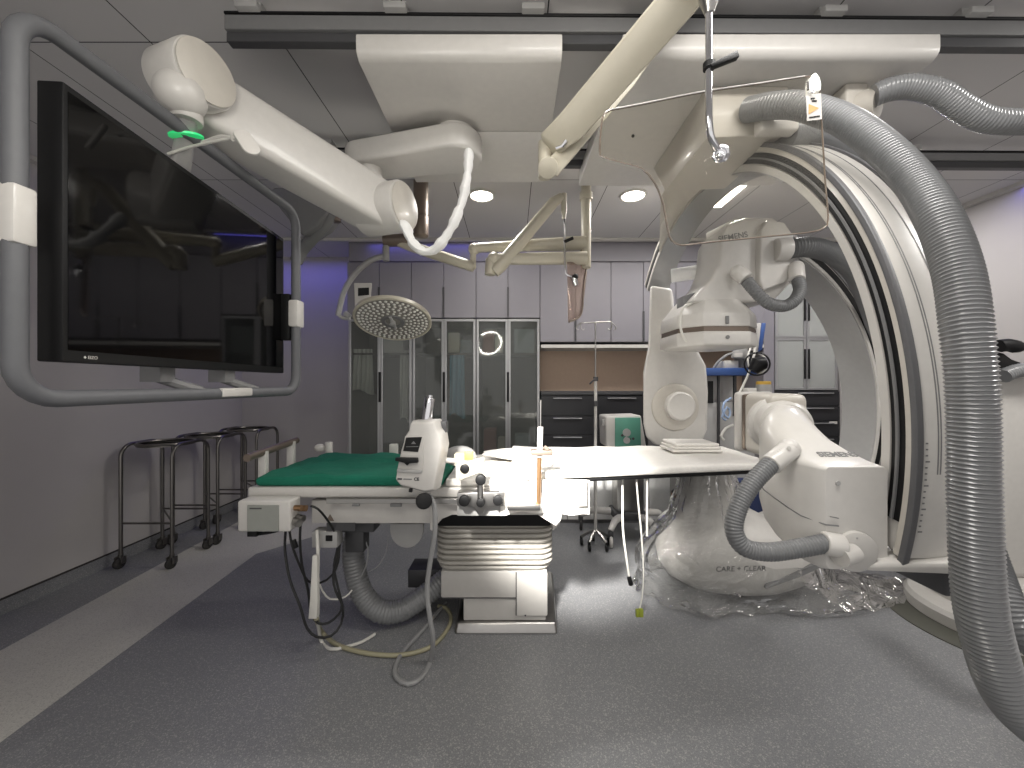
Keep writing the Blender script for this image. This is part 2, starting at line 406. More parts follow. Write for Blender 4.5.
lowcup(xb(649), xb(764), 'pale base cupboard behind the trolley with the blue shelf')
single('pale_cupboard_front', MB().box(xb(649), xb(764), YC+.02, YB-.01, zz[-1], 1.383), CARC, 'grey cupboard front under the worktop behind the blue-shelved trolley', 'cupboard')
struct('trim_8', MB().box(xb(764)+.002, xb(775)-.002, YC+.01, YB, 0, 2.83), CABDOOR)
# glass wall cupboard and drawers on the right
def glass_wall(x0, x1, z0, zm, z1):
    t = thing('glass_wall_cupboard', 'frosted glass-fronted cupboard on the right above black drawers, seen through the imaging arm', 'cupboard', ((x0+x1)/2, 4.5, z0))
    c = MB(); c.box(x0, x0+.018, YC+.024, YB-.01, z0, z1); c.box(x1-.018, x1, YC+.024, YB-.01, z0, z1); c.box(x0+.018, x1-.018, YC+.024, YB-.01, z0, z0+.02)
    c.box(x0+.018, x1-.018, YC+.024, YB-.01, z1-.02, z1); c.box(x0+.018, x1-.018, YB-.03, YB-.01, z0, z1)
    part('carcass', c, OFFW, t)
    for z in (zm, (z0+zm)/2): part('shelf', MB().box(x0+.02, x1-.02, YC+.03, YB-.03, z-.009, z+.009), OFFW, t)
    w = (x1-x0)/2
    for k in range(2):
        for (a, b) in ((z0, zm), (zm, z1)):
            p, q, e = x0+k*w+.002, x0+(k+1)*w-.002, .026; f = MB()
            f.box(p, p+e, YC, YC+.022, a+.002, b-.002); f.box(q-e, q, YC, YC+.022, a+.002, b-.002); f.box(p+e, q-e, YC, YC+.022, a+.002, a+e); f.box(p+e, q-e, YC, YC+.022, b-e, b-.002)
            d = part('door', f, ALU, t)
            part('glass_pane', MB().box(p+e, q-e, YC+.008, YC+.013, a+e, b-e), FROST2, d)
            hx = q-.02 if k == 0 else p+.02
            part('handle', MB().box(hx-.006, hx+.006, YC-.018, YC, (a+b)/2-.16, (a+b)/2+.16, .003, 1), BLACK, d)
z0, zm, z1 = zb(390), zb(338), zb(274)
glass_wall(xb(775), xb(838), z0, zm, z1)
upper(xb(775), xb(838), z1+.004, zt, 2, 'closed grey wall cupboard above the frosted glass cupboard on the right')
for i, (px, zf, n) in enumerate(((824, zm+.01, 5), (825, (z0+zm)/2+.01, 2), (788, (z0+zm)/2+.01, 2), (787, zm+.01, 1))):
    for k in range(n):
        x = (px-512)/F*4.33; w = .09-.008*(k % 2)
        single('folded_linen', MB().box(x-w, x+w, 4.24, 4.46, zf+k*.062, zf+k*.062+.058, .02, 3), GOWN, 'white linen, %s of the frosted right cupboard, %s' % (['tall stack, upper right shelf', 'stack, lower right shelf', 'stack, lower left shelf', 'single fold, upper left shelf'][i], ['lowest', 'second from the bottom', 'third from the bottom', 'fourth from the bottom', 'topmost'][k] if n > 2 else ['at the bottom', 'on top'][k] if n == 2 else 'alone'), 'linen', 'folded linen in the glass cupboard')
zz2 = [zb(391), zb(406), zb(421), zb(437), zb(455), zb(480), .1]
t = drawers(xb(775), xb(840), .1, z0-.002, zz2, 'black drawer unit under the frosted glass cupboard on the right', .62)
part('label_strip', MB().box(xb(829), xb(837), YC-.003, YC, zb(424), zb(421.5)), WHITE, t, 'white paper label')
part('plinth', MB().box(xb(775), xb(840), YC+.05, YB-.01, 0, .1), DARKG, t)
struct('trim_9', MB().box(xb(840)+.004, 3.55, YC+.0, YB, 0, 2.83), WALLR)

# ------------------------------------------------------------------ ceiling lights
def downlight(x, y, label):
    t = thing('downlight', label, 'ceiling light', (x, y, HC), 'round ceiling downlights')
    part('trim_ring', MB().torus((x, y, HC-.004), (0,0,1), .1, .012, 36, 8), WHITE, t)
    part('lens', MB().cyl((x, y, HC-.003), (x, y, HC-.008), .098, seg=36), LENS, t)
    light('downlight_beam', 'AREA', (x, y, HC-.02), 14, (1,.97,.93), .19)
downlight(-.25, 3.22, 'lit round ceiling downlight, left one, above the gap between the two lamp booms')
downlight(1.0, 3.22, 'lit round ceiling downlight, right one, beside the imaging arm hanger')
def tube_light(x, y0, y1, w, label):
    t = thing('linear_light', label, 'ceiling light', (x, (y0+y1)/2, HC))
    part('housing', MB().box(x-w/2-.012, x+w/2+.012, y0-.012, y1+.012, HC-.006, HC, .002, 1), WHITE, t)
    part('diffuser', MB().box(x-w/2, x+w/2, y0, y1, HC-.012, HC-.006), LENS, t)
    light('linear_light_beam', 'AREA', (x, (y0+y1)/2, HC-.03), 16, (1,.98,.95), w, size_y=y1-y0)
tube_light(1.8, 2.95, 3.42, .06, 'lit slim linear ceiling light seen through the arch of the imaging arm')
tube_light(3.18, 3.05, 3.45, .22, 'lit rectangular ceiling light on the right behind the big hose')

# ------------------------------------------------------------------ ceiling rails and carriages
def rail(xa, xb_, y, z0, z1, slope, label, clips):
    t = thing('overhead_rail', label, 'ceiling rail', ((xa+xb_)/2, y, z0), 'ceiling rails')
    f = lambda x: y+slope*(x-xa)
    def bar(dy0, dy1, a, b): return MB().hexa([(xa,f(xa)+dy0,a), (xb_,f(xb_)+dy0,a), (xb_,f(xb_)+dy1,a), (xa,f(xa)+dy1,a), (xa,f(xa)+dy0,b), (xb_,f(xb_)+dy0,b), (xb_,f(xb_)+dy1,b), (xa,f(xa)+dy1,b)], .003, 1)
    part('beam', bar(0, .055, z0+.04, z1), MIDG, t); part('groove', bar(.012, .05, z0, z0+.04), DARKG, t)
    part('slot', bar(-.004, .02, z1, z1+.012), BLACK, t)
    for px in clips:
        x = (px-512)/F*y
        c = MB().box(x-.045, x+.045, f(x)-.03, f(x)+.05, z1+.004, z1+.03, .004); c.box(x-.03, x+.03, f(x)+.02, f(x)+.12, z1+.02, HC-.001)
        part('hanger_clip', c, PALE, t)
    return t
rail(-1.16, 3.9, 1.57, 2.89, 2.99, .008, 'grey ceiling rail nearest the viewer, carrying both white carriages', (250, 396, 533, 665, 835, 982))
rail(-1.16, 3.9, 2.46, 2.89, 2.98, .008, 'grey ceiling rail behind, further from the viewer', (325, 370, 915, 560))

def carriage_mesh(xa, xb_, y0, y1, zb0, zt0):
    prof = [(y0, zt0), (y0, zb0+.038)]+[(y0+.038-.038*math.cos(a), zb0+.038-.038*math.sin(a)) for a in (.4,.8,1.2,1.57)]+[(y1, zb0), (y1, zt0)]
    return MB().prism([Vector((xa, p, q)) for p, q in prof], (xb_-xa, 0, 0), .005, 2)
t = thing('boom_carriage', 'white ceiling carriage cover at centre left holding the display boom', 'ceiling carriage', (-.2, 2.0, 2.8))
part('front_cover', carriage_mesh(-.62, .2, 1.545, 2.01, 2.80, 2.888), WHITE, t)
part('rear_cover', MB().box(-.62, .2, 2.014, 2.52, 2.80, 2.888, .008), WHITE, t)

# ================================================================== display boom
A = Vector((-.66, 2.04, 2.415)); B = Vector((-1.18, 1.405, 2.59)); nrm = Vector((.95, -.31, 0)).normalized()
t = thing('display_boom', 'big white jointed ceiling boom carrying the large black display', 'ceiling boom', (-.28, 1.88, 2.8))
def stadium(c0, c1, r0, r1, z0, z1, bev=.02):
    c0, c1 = Vector(c0), Vector(c1); a = math.atan2((c1-c0).y, (c1-c0).x); pts = []
    for k in range(17): q = a+PI/2+PI*k/16; pts.append(Vector((c0.x+r0*math.cos(q), c0.y+r0*math.sin(q), z0)))
    for k in range(17): q = a-PI/2+PI*k/16; pts.append(Vector((c1.x+r1*math.cos(q), c1.y+r1*math.sin(q), z0)))
    return MB().prism(pts, (0,0,z1-z0), bev, 3)
piv = stadium((-.29, 2.02, 0), (-.80, 2.12, 0), .135, .10, 2.655, 2.775)
piv.cyl((-.29,2.02,2.77), (-.29,2.02,2.8), .10, seg=36)
part('pivot_arm', piv, WHITE, t)
part('spindle', MB().cyl((-.76,2.10,2.42), (-.76,2.10,2.66), .06), OFFW, t)
d = (B-A).normalized(); bn = Vector((-d.y, d.x, 0)).normalized(); bn = bn if bn.x > 0 else -bn; up = d.cross(bn).normalized(); up = up if up.z > 0 else -up
rings = []
for k in range(9):
    u = k/8*.95; c = A.lerp(B, u)-bn*(.03+.045*u); hh = .118-.008*u; ww = .10; r = .03; ring = []
    for sx, sy, a0 in ((1,1,0), (-1,1,PI/2), (-1,-1,PI), (1,-1,1.5*PI)):
        for q in range(5):
            a = a0+q*PI/8; ring.append(c+bn*(sx*(ww-r)+r*math.cos(a))+up*(sy*(hh-r)+r*math.sin(a)))
    rings.append(ring)
part('beam', MB().loft(rings), WHITE, t)
lower = MB(); 
for c, r, w0, w1 in ((A, .125, -.13, .115),): lower.cyl(c+nrm*w0, c+nrm*w1, r, seg=48, bev=.012)
part('lower_joint', lower, WHITE, t)
part('joint_cap', MB().cyl(A+nrm*.1155, A+nrm*.121, .116, seg=48, bev=.003), WARM, t)
part('upper_joint', MB().cyl(B-nrm*.05, B+nrm*.115, .108, seg=48, bev=.014), WHITE, t)
part('joint_cap', MB().cyl(B+nrm*.1155, B+nrm*.122, .101, seg=48, bev=.003), WARM, t)
part('cover_lip', MB().arc(lambda q, r, w: B+nrm*w+(up*math.sin(q)-d*-math.cos(q))*r, .7, 2.3, 14, .111, .116, -.04, .06), MIDG, t)
hb = B-nrm*.1; bx, by = -1.255, 1.5
part('ball_joint', MB().sphere(P(181,95,1.345), .076, (1,1,.95)), WHITE, t)
part('collar', MB().lathe([(.043,0),(.047,.008),(.047,.03),(.043,.045)], P(187.5,122,1.37), (-.05,-.1,1)), OFFW, t)
part('drop_tube', MB().tube([(bx,by,2.02), P(180,172,1.5), P(188,116,1.37)], .031, 20), PALE, t)
part('led_ring', MB().lathe([(.031,0),(.052,.005),(.052,.012),(.031,.015)], P(187,139,1.41), (-.08,-.3,1)), LEDG, t)
ws = [P(469,152,1.83), P(467,178,1.83), P(461,205,1.84), P(449,232,1.85), P(434,250,1.87), P(420,250,1.88), P(410,238,1.9), P(404,222,1.95)]
q = resample(catmull(ws, .01), .02)
part('cable_sleeve', MB().tube(q, [.034+.005*math.sin(i*.9)+.004*math.sin(i*2.3) for i in range(len(q))], 12, flat=.6), GOWN, t, 'white fabric cable sleeve hanging in a loop')
pad = MB(); pc = P(247,144,1.35); pa = Vector((.55,.0,-.84)).normalized(); pn = Vector((.6,-.78,.2)).normalized(); pb = pn.cross(pa).normalized(); ps = []
for s_ in (1,-1):
    for k in range(13): a = -PI/2+PI*k/12; ps.append(pc+pa*(s_*(.026+.026*math.cos(a)))+pb*(s_*.027*math.sin(a)))
pad.prism(ps, pn*.014, .004)
part('sensor_paddle', pad, WHITE, t)
part('sensor_cable', MB().spl([P(168,154,1.43), P(190,147,1.41), P(212,142,1.38), P(228,139,1.36), P(236,138,1.355)], .005, 8), CABLE_W, t)
part('sensor_bracket', MB().spl([P(203,143,1.4), P(222,137,1.37), P(233,139,1.355)], .008, 8), WHITE, t)

# ================================================================== large display in its tube frame
FRAMEG = mat('grey_painted_tube', (92,93,96), .55, metal=0)
tv = thing('display_monitor', 'large black flat display in a grey tube guard frame, hanging at upper left', 'display', (-1.2, 1.5, 1.46))
f0, f1 = Vector((-1.135, .985, 0)), Vector((-1.205, 2.06, 0)); dv = (f1-f0).normalized(); nv = Vector((dv.y, -dv.x, 0))   # nv faces the room
nv = nv if nv.x > 0 else -nv
def T(u, w, z): return f0+dv*u+nv*w+Vector((0,0,z))
L = (f1-f0).length; z0, z1 = 1.557, 2.266
def slab(u0, u1, w0, w1, a, b, bev=.004): return MB().hexa([T(u0,w0,a),T(u1,w0,a),T(u1,w1,a),T(u0,w1,a),T(u0,w0,b),T(u1,w0,b),T(u1,w1,b),T(u0,w1,b)], bev)
part('housing', slab(0, L, -.062, 0, z0, z1), BLACK, tv)
e = .022
part('screen', slab(.012, L-.012, .0002, .0012, z0+.03, z1-.018, 0), SCREEN, tv)
b = .0
part('bezel_mark', MB().text('EIZO', .012, basis(T(.075,.0008,z0+.014), dv, (0,0,1)), .0002).prism([T(.05,.001,z0+.014), T(.054,.001,z0+.018), T(.058,.001,z0+.014), T(.054,.001,z0+.010)], nv*.0004), WHITE, tv)
# guard frame loop
fr = []; yl, yr, zl, zh, rc = .925, 2.06, 1.462, 2.40, .085; X = lambda y: -1.184+(y-.925)*.033
for (cy, cz, a0) in ((yr-rc, zh-rc, 0), (yl+rc, zh-rc, PI/2), (yl+rc, zl+rc, PI), (yr-rc, zl+rc, 1.5*PI)):
    for k in range(7): a = a0+k*PI/12; y = cy+rc*math.cos(a); fr.append(Vector((X(y), y, cz+rc*math.sin(a))))
fr = [p+Vector((.005,0,0)) for p in fr]
g = part('guard_frame', MB().tube(fr, .0225, 14, True), FRAMEG, tv)
def grip(y0, y1, a, b2): return MB().hexa([Vector((X(y)+.005+w, y, z)) for z in (a, b2) for y, w in ((y0,-.03), (y1,-.03), (y1,.026), (y0,.026))], .008, 2)
part('grip_cover', grip(.902, .95, 1.83, 1.97), WHITE, g, 'white grip cover'); part('grip_cover', grip(2.03, 2.095, 1.80, 1.94), WHITE, g, 'white grip cover')
part('grip_cover', grip(1.53, 1.70, zl-.014, zl+.022), WHITE, g, 'white grip cover')
br = MB()
for y in (1.36, 1.66):
    br.tube([Vector((-1.235,y,z0+.1)), Vector((-1.235,y,z0-.035)), Vector((X(y)+.005,y+.1,zl+.01))], .02, 8)
    br.box(-1.27,-1.2, y-.03, y+.03, z0-.05, z0+.02)
br.box(-1.262,-1.235,1.3,1.72,1.68,2.18)
br.box(-1.30,-1.20,1.46,1.54,2.0,2.09)
part('mount_bracket', br, MIDG, tv)
for y0_, z_ in ((2.03, 1.70),): part('side_stay', MB().box(-1.21,-1.16,2.03,2.075,1.73,1.97,.003), BLACK, tv)

# ================================================================== grey pendant behind the boom
t = thing('overhead_pendant', 'grey rounded ceiling unit with bent tube arm, behind the big white boom', 'ceiling unit', (-1.5, 2.85, HC))
pb_ = [P(266,192,2.75), P(274,187,2.75), P(324,187,2.75), P(329,195,2.75), P(328,212,2.75), P(318,226,2.75), P(302,236,2.75), P(290,222,2.75)]
part('head', MB().prism(pb_, (0,.25,.05), .02, 3), MIDG, t)
part('neck', MB().cyl((-1.52,2.9,2.8), (-1.52,2.9,HC-.001), .09), MIDG, t)
part('bent_arm', MB().spl([P(296,262,2.9), P(302,250,2.9), P(318,232,2.85), P(329,217,2.82), P(331,205,2.8)], .045, 12), MIDG, t)
part('end_tube', MB().cyl(P(336,222,2.85), P(336,202,2.85), .035, bev=.004).cyl(P(336,203,2.85), P(330,198,2.85), .03), BROWN, t)

# ================================================================== surgical lamp with its booms
t = thing('surgical_lamp', 'round surgical lamp with many lenses on a jointed cream ceiling boom', 'surgical lamp', (.58, 3.08, HC))
YL = 3.05
def PL(x, y, d=0): return P(x, y, YL+d)
part('ceiling_column', MB().cyl(PL(586,268), (PL(586,200).x, YL, HC-.001), .038, bev=.004).cyl(PL(586,200), PL(586,193), .05), CREAM, t)
part('boom', MB().tube([PL(586,243), PL(474,248)], [.055, .036], 16).sphere(PL(474,249), .045), CREAM, t)
part('elbow', MB().cyl(PL(473,246), PL(473,266), .024).sphere(PL(472,266), .034), CREAM, t)
part('spring_arm', MB().tube([PL(474,267), PL(440,256), PL(410,246,.0), PL(392,240)], [.04,.042,.04,.03], 14), CREAM, t)
part('spring_arm_cover', MB().tube([PL(420,248), PL(404,240), PL(384,241)], [.03,.05,.045], 14), BROWN, t)
part('pivot', MB().cyl(PL(386,246), PL(386,261), .026, bev=.003), PALE, t)
part('yoke', MB().spl([PL(384,256), PL(370,261), PL(355,274), PL(344,292), PL(338,316)], .021, 10), PALE, t)
part('yoke_tip', MB().cyl(PL(345,313), PL(350,317), .02).spl([PL(338,314), PL(343,318), PL(350,318)], .015), PALE, t)
hc = PL(393, 321, -.02); ax = Vector((-.05, .5, .87)).normalized()     # lens side faces -ax
tilt = Vector((.05, -.40, -.91)).normalized(); ua, ub = frame(tilt)
R = .295
head = MB().lathe([(R*.4,-.075),(R*.8,-.06),(R*.98,-.03),(R,0),(R*.97,.006),(R*.94,0)], hc, tilt, 48)
hd = part('lamp_head', head, CREAM, t)
part('lens_plate', MB().lathe([(R*.93,-.004),(R*.93,.001),(.1,.006)], hc, tilt, 48), mat('lens_plate_grey', (128,124,118), .3), t)
lm = MB()
for r_, n_ in ((.105,15),(.135,20),(.165,25),(.195,30),(.225,35),(.254,40)):
    for k in range(n_):
        a = 2*PI*k/n_+r_*9; p = hc+ua*r_*math.cos(a)+ub*r_*math.sin(a)
        lm.lathe([(.0125,.0),(.011,.007),(.006,.010)], p, tilt, 7)
o = part('lenses', lm, mat('clear_lamp_lenses', (214,212,206), .08, spec=.9), t); o['kind'] = 'stuff'
part('centre_hub', MB().lathe([(.088,.004),(.085,.012),(.06,.014),(.055,.004)], hc, tilt, 32), MIDG, t)
part('sterile_handle', MB().lathe([(.022,0),(.02,.02),(.024,.035),(.01,.04)], hc, tilt, 16).tube([hc+ua*.08+tilt*.012, hc-ua*.08+tilt*.012], .012, 8), PALE, t)
cp = part('control_panel', MB().hexa([PL(355,311,-.05),PL(370,309,-.05),PL(370,309,.0),PL(355,311,.0),PL(354,283,-.05),PL(372,283,-.05),PL(372,283,0),PL(354,283,0)], .006), OFFW, t)
part('display', MB().hexa([PL(358,296,-.056),PL(369,295,-.056),PL(369,295,-.05),PL(358,296,-.05),PL(358,288,-.056),PL(369,287.5,-.056),PL(369,287.5,-.05),PL(358,288,-.05)]), BLACK, cp)
part('panel_stay', MB().cyl(PL(371,303,-.03), PL(378,306,-.02), .022).spl([PL(366,300,-.06), PL(362,307,-.06), PL(369,304,-.06)], .005), OFFW, t)

# brown column beside the boom
t = thing('hanging_tube', 'short brown-grey tube hanging from the ceiling beside the boom end', 'ceiling tube', (P(421,181,3).x, 3.0, HC))
part('upper_tube', MB().cyl((P(421,181,3).x, 3.0, HC-.001), P(421,216,3.0), .056), BROWN, t)
part('lower_tube', MB().cyl(P(421,216.6,3.0), P(421,236,3.0), .058, bev=.004), BROWN, t)

# ================================================================== far glass shield on its own boom
t = thing('hanging_shield', 'small hanging glass shield seen edge-on under a bent cream boom, further back', 'radiation shield', (P(545,260,3).x, 2.98, 2.4))
YS = 2.9
def PS(x, y, d=0): return P(x, y, YS+d)
part('boom', MB().tube([PS(586,258,.1), PS(497,259)], [.05,.042], 14).sphere(PS(494,259), .05), CREAM, t)
part('elbow', MB().cyl(PS(491,259), PS(490,275), .04, bev=.005), CREAM, t)
part('spring_arm', MB().tube([PS(494,272), PS(500,266), PS(554,202), PS(562,197)], [.045,.05,.04,.032], 14), CREAM, t)
part('end_nub', MB().cyl(PS(564,194), PS(564,212), .022).cyl(PS(564,212), PS(564,219), .02, .012), CREAM, t)
part('hanger_rod', MB().spl([PS(564.5,218), PS(564.5,245), PS(565,268), PS(567,275), PS(574,277)], .008, 8), CHROME, t)
part('hanger_knob', MB().cyl(PS(564,242), PS(573,238), .012).sphere(PS(575,277), .025), BLACK, t)
part('glass_sheet', MB().loft([[PS(567,262),PS(577,262,.1),PS(587,230,.2),PS(588,256,.2),PS(583,300,.15),PS(580,316,.1),PS(568,321,0)], [p+Vector((.008,.002,0)) for p in (PS(567,262),PS(577,262,.1),PS(587,230,.2),PS(588,256,.2),PS(583,300,.15),PS(580,316,.1),PS(568,321,0))]]), glassy('tinted_glass_sheet', (232,222,216), .01, .05, .3, (176,160,152), fres=.04), t)
part('edge_strip', MB().spl([PS(587,232,.19), PS(588,256,.19), PS(584,285,.14), PS(581,314,.09), PS(569,322,-.005)], .008, 6), BROWN, t)
part('clamp', MB().cyl(PS(574,278), PS(576,286), .02).cyl(PS(588,234,.2), PS(590,230,.2), .02), CHROME, t)

# ================================================================== near glass shield
t = thing('hanging_shield', 'large clear glass shield on a bent chrome rod, hanging in front of the arch', 'radiation shield', (.45, 1.1, 2.9))
YN = 1.05
tilts = lambda x: .10*(x-705)/110
def PN(x, y, d=0): return P(x, y, YN+tilts(x)+d)
ol = [(612,109),(640,104),(700,92),(760,83),(805,76),(816,78),(820,88),(823,130),(826,180),(829,218),(825,227),(810,232),(760,237),(700,243),(682,245),(672,240),(668,228),(664,205),(655,182),(642,168),(622,162),(604,157),(600,150),(602,122),(605,113)]
ring = catmull([PN(*p) for p in ol], .02, True)
sh = part('glass_sheet', MB().prism(ring, (0,.006,0)), SHIELD, t)
e1 = MB(); e1.tube([p+Vector((0,.003,0)) for p in ring], .0024, 6, True)
part('polished_edge', e1, mat('glass_edge', (120,108,98), .15, spec=.8), sh)
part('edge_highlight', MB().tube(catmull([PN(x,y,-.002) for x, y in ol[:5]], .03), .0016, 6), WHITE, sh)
part('hanger_rod', MB().spl([P(709,-70,1.0), P(709,-8,1.0), P(709,60,1.0), P(709,120,1.0), P(712,140,1.01), P(720,152,1.03)], .0088, 12), CHROME, t)
part('rod_socket', MB().cyl(P(709.5,-25,1.0), P(709.5,-2,1.0), .026).cyl(P(709.5,-2,1.0), P(709.5,14,1.0), .026, .011), STEEL, t)
part('rod_lever', MB().cyl(P(709,63,1.0), P(709,69,1.0), .0145).prism([P(712,67,.985),P(711,63,.985),P(738,49.5,.985),P(740,56,.985)], (0,.016,0), .002), BLACK, t)
part('sheet_clamp', MB().torus(P(721,154,1.03), (.2,1,.1), .017, .006, 24).cyl(P(721,154,1.02), P(721,154,1.1), .012).sphere(P(720,156,1.02), .010), CHROME, t)
part('bumper', MB().sphere(P(633,136,1.0), .004), BLACK, t)
tg = part('warning_sticker', MB().hexa([PN(807,121,-.004),PN(822,119,-.004),PN(822,119,-.002),PN(807,121,-.002),PN(806,95,-.004),PN(821,93,-.004),PN(821,93,-.002),PN(806,95,-.002)]), WHITE, t, 'white sticker with orange warning triangle')
part('warning_triangle', MB().prism([PN(809,104,-.0055),PN(809,114,-.0055),PN(819,108,-.0055)], (0,.001,0)), mat('amber_print', (196,150,92), .6), tg)
lp = MB()
for (xa, xb_, y) in ((811,815,98.5),(812,817,101),(809.5,813,117.3),(813.5,816,116.8),(816.5,820,116.3)): lp.prism([PN(xa,y-.7,-.0055),PN(xb_,y-1,-.0055),PN(xb_,y+.5,-.0055),PN(xa,y+.8,-.0055)], (0,.001,0))
part('printed_lines', lp, BLACK, tg)
part('bright_clip', MB().prism([PN(810,92,-.006),PN(810,82,-.006),PN(813,74,-.006),PN(816,72,-.006),PN(820,77,-.006),PN(821.5,84,-.006),PN(821,90,-.006)], (0,.02,0), .003), mat('glowing_white_clip', (245,245,240), .2, emit=(255,252,245), es=.3), t)  # clip's brightness comes from painted emission; it is no lamp
part('clip_pins', MB().cyl(PN(808,82,-.008), PN(808,90,-.008), .003).torus(PN(812.5,91.5,-.01), (0,1,0), .004, .0015, 14, 6), CHROME, t)
# its two-part boom
e_ = P(549,160,1.5)
part('spring_arm', MB().loft([[P(546,148,1.47),P(556,158,1.47),P(556,158,1.53),P(546,148,1.53)], [P(540,135,1.43),P(562,152,1.43),P(562,152,1.51),P(540,135,1.51)], [P(560,114,1.38),P(584,136,1.38),P(584,136,1.46),P(560,114,1.46)], [P(664,-12,1.12),P(697,10,1.12),P(697,10,1.2),P(664,-12,1.2)], [P(700,-60,1.0),P(728,-34,1.0),P(728,-34,1.08),P(700,-60,1.08)]], bev=.008), CREAM, t)
part('elbow', MB().cyl(P(545,142,1.48), P(545,178,1.48), .026, bev=.004).cyl(P(548,168,1.4), P(548,168,1.5), .036, bev=.004), CREAM, t)
part('fixed_arm', MB().loft([[P(548,160,1.44),P(556,178,1.44),P(556,178,1.52),P(548,160,1.52)], [P(618,70,1.47),P(634,86,1.47),P(634,86,1.54),P(618,70,1.54)], [P(690,-50,1.4),P(712,-30,1.4),P(712,-30,1.5),P(690,-50,1.5)]], bev=.008), CREAM, t)
part('ceiling_column', MB().cyl(P(702,-42,1.45), (P(702,-42,1.45).x, 1.45, HC-.001), .05), CREAM, t)
part('latch', MB().spl([P(556,148,1.42), P(562,146,1.41), P(566,140,1.40)], .006, 6), CHROME, t)

SEAL = mat('grey_rubber_seal', (88,88,90), .5)
# ================================================================== ceiling-hung imaging arm (arch across the table)
XC, YC0, ZC0 = 1.15, 2.45, 1.335; D2 = math.radians
def ap(t, r, w): r += .03; return Vector((XC+w, YC0-r*math.cos(t), ZC0+1.085*r*math.sin(t)))
t = thing('hanging_imaging_arm', 'white arch-shaped imaging arm hung from the right ceiling carriage over the table', 'x-ray arm', (1.05, 2.0, 2.888))
part('carriage_cover', carriage_mesh(.44, 1.70, 1.545, 2.56, 2.80, 2.888), WHITE, t)
T0, T1 = D2(-14), D2(134.5)
arc = part('arch', MB().arc(ap, T0, T1, 90, 1.21, 1.31, .008, .18, .006), WHITE, t)
part('inner_rim', MB().arc(ap, T0, T1, 90, 1.206, 1.233, 0, .01), OFFW, arc)
part('track', MB().arc(ap, T0+.07, T1, 90, 1.237, 1.279, .002, .009), BLACK, arc)
part('track_ridge', MB().arc(ap, T0+.07, T1, 90, 1.254, 1.261, -.004, .009), MIDG, arc)
part('white_lane', MB().arc(ap, T0, T1, 90, 1.281, 1.299, 0, .01), WARM, arc)
part('seal_strip', MB().arc(ap, T0-.02, D2(96), 80, 1.299, 1.318, -.004, .016, .003), SEAL, arc)
part('seal_strip', MB().arc(ap, T0+.3, D2(96), 70, 1.300, 1.318, .170, .186, .003), SEAL, arc)
for w in (.062, .070, .128): part('groove_line', MB().arc(ap, T0+.18, D2(96), 70, 1.3095, 1.3108, w, w+.0035), MIDG, arc)
part('inner_skin', MB().arc(ap, D2(50), T1, 70, 1.2, 1.2095, .004, .178), ARCSIL, arc, 'silver grey inner face')
# printed scale on the outer face near the lower end
mk = MB()
for k in range(16):
    a = T0+.06+k*.012; mk.arc(ap, a, a+.003, 1, 1.3095, 1.311, .028, .034 if k % 4 else .04)
o = part('printed_scale', mk, MIDG, arc); o['kind'] = 'stuff'
# hanger block and fairing
part('hanger_block', MB().hexa([(.86,1.72,2.585),(1.205,1.72,2.60),(1.205,2.2,2.60),(.86,2.2,2.585),(.85,1.70,2.80),(1.21,1.70,2.80),(1.21,2.35,2.80),(.85,2.35,2.80)], .01), WARM, t)
rg = []
for k in range(13):
    u = k/12; a = D2(80+38*u); q0 = ap(a, 1.212, -.006); q1 = ap(a, 1.335, .17)
    top = Vector((.86+.12*u, 1.72+.85*u, 2.70+.03*u)); topr = Vector((1.25, 1.72+.95*u, 2.79))
    mid = ap(a, 1.33, -.02)
    rg.append([q0, Vector((q0.x, mid.y, mid.z)) if k > 30 else q0.lerp(top, .5), top, topr, q1])
part('fairing', MB().loft(rg), WARM, t)
part('hose_port', MB().box(1.05,1.21,1.64,1.70,2.57,2.665,.01), WHITE, t)
# far end: tube housing on the far side of the table
YF = 3.12
of = [(650,285),(672,288),(674,318),(681,334),(697,349),(706,366),(708,392),(707,430),(702,442),(690,446),(656,446),(646,438),(643,424),(643,372),(648,346),(649,316)]
hs = part('tube_housing', MB().prism([P(x,y,YF) for x, y in of], (.11,.24,0), .024, 4), WHITE, t)
part('collimator_ring', MB().lathe([(.19,0),(.185,.012),(.172,.018),(.13,.02)], P(675,407,YF-.001), (0,-1,0), 40), WARM, hs)
part('collimator_cap', MB().lathe([(.115,0),(.112,.06),(.1,.07)], P(678,406,YF-.015), (0,-1,0), 40, 1, 1), WHITE, hs)
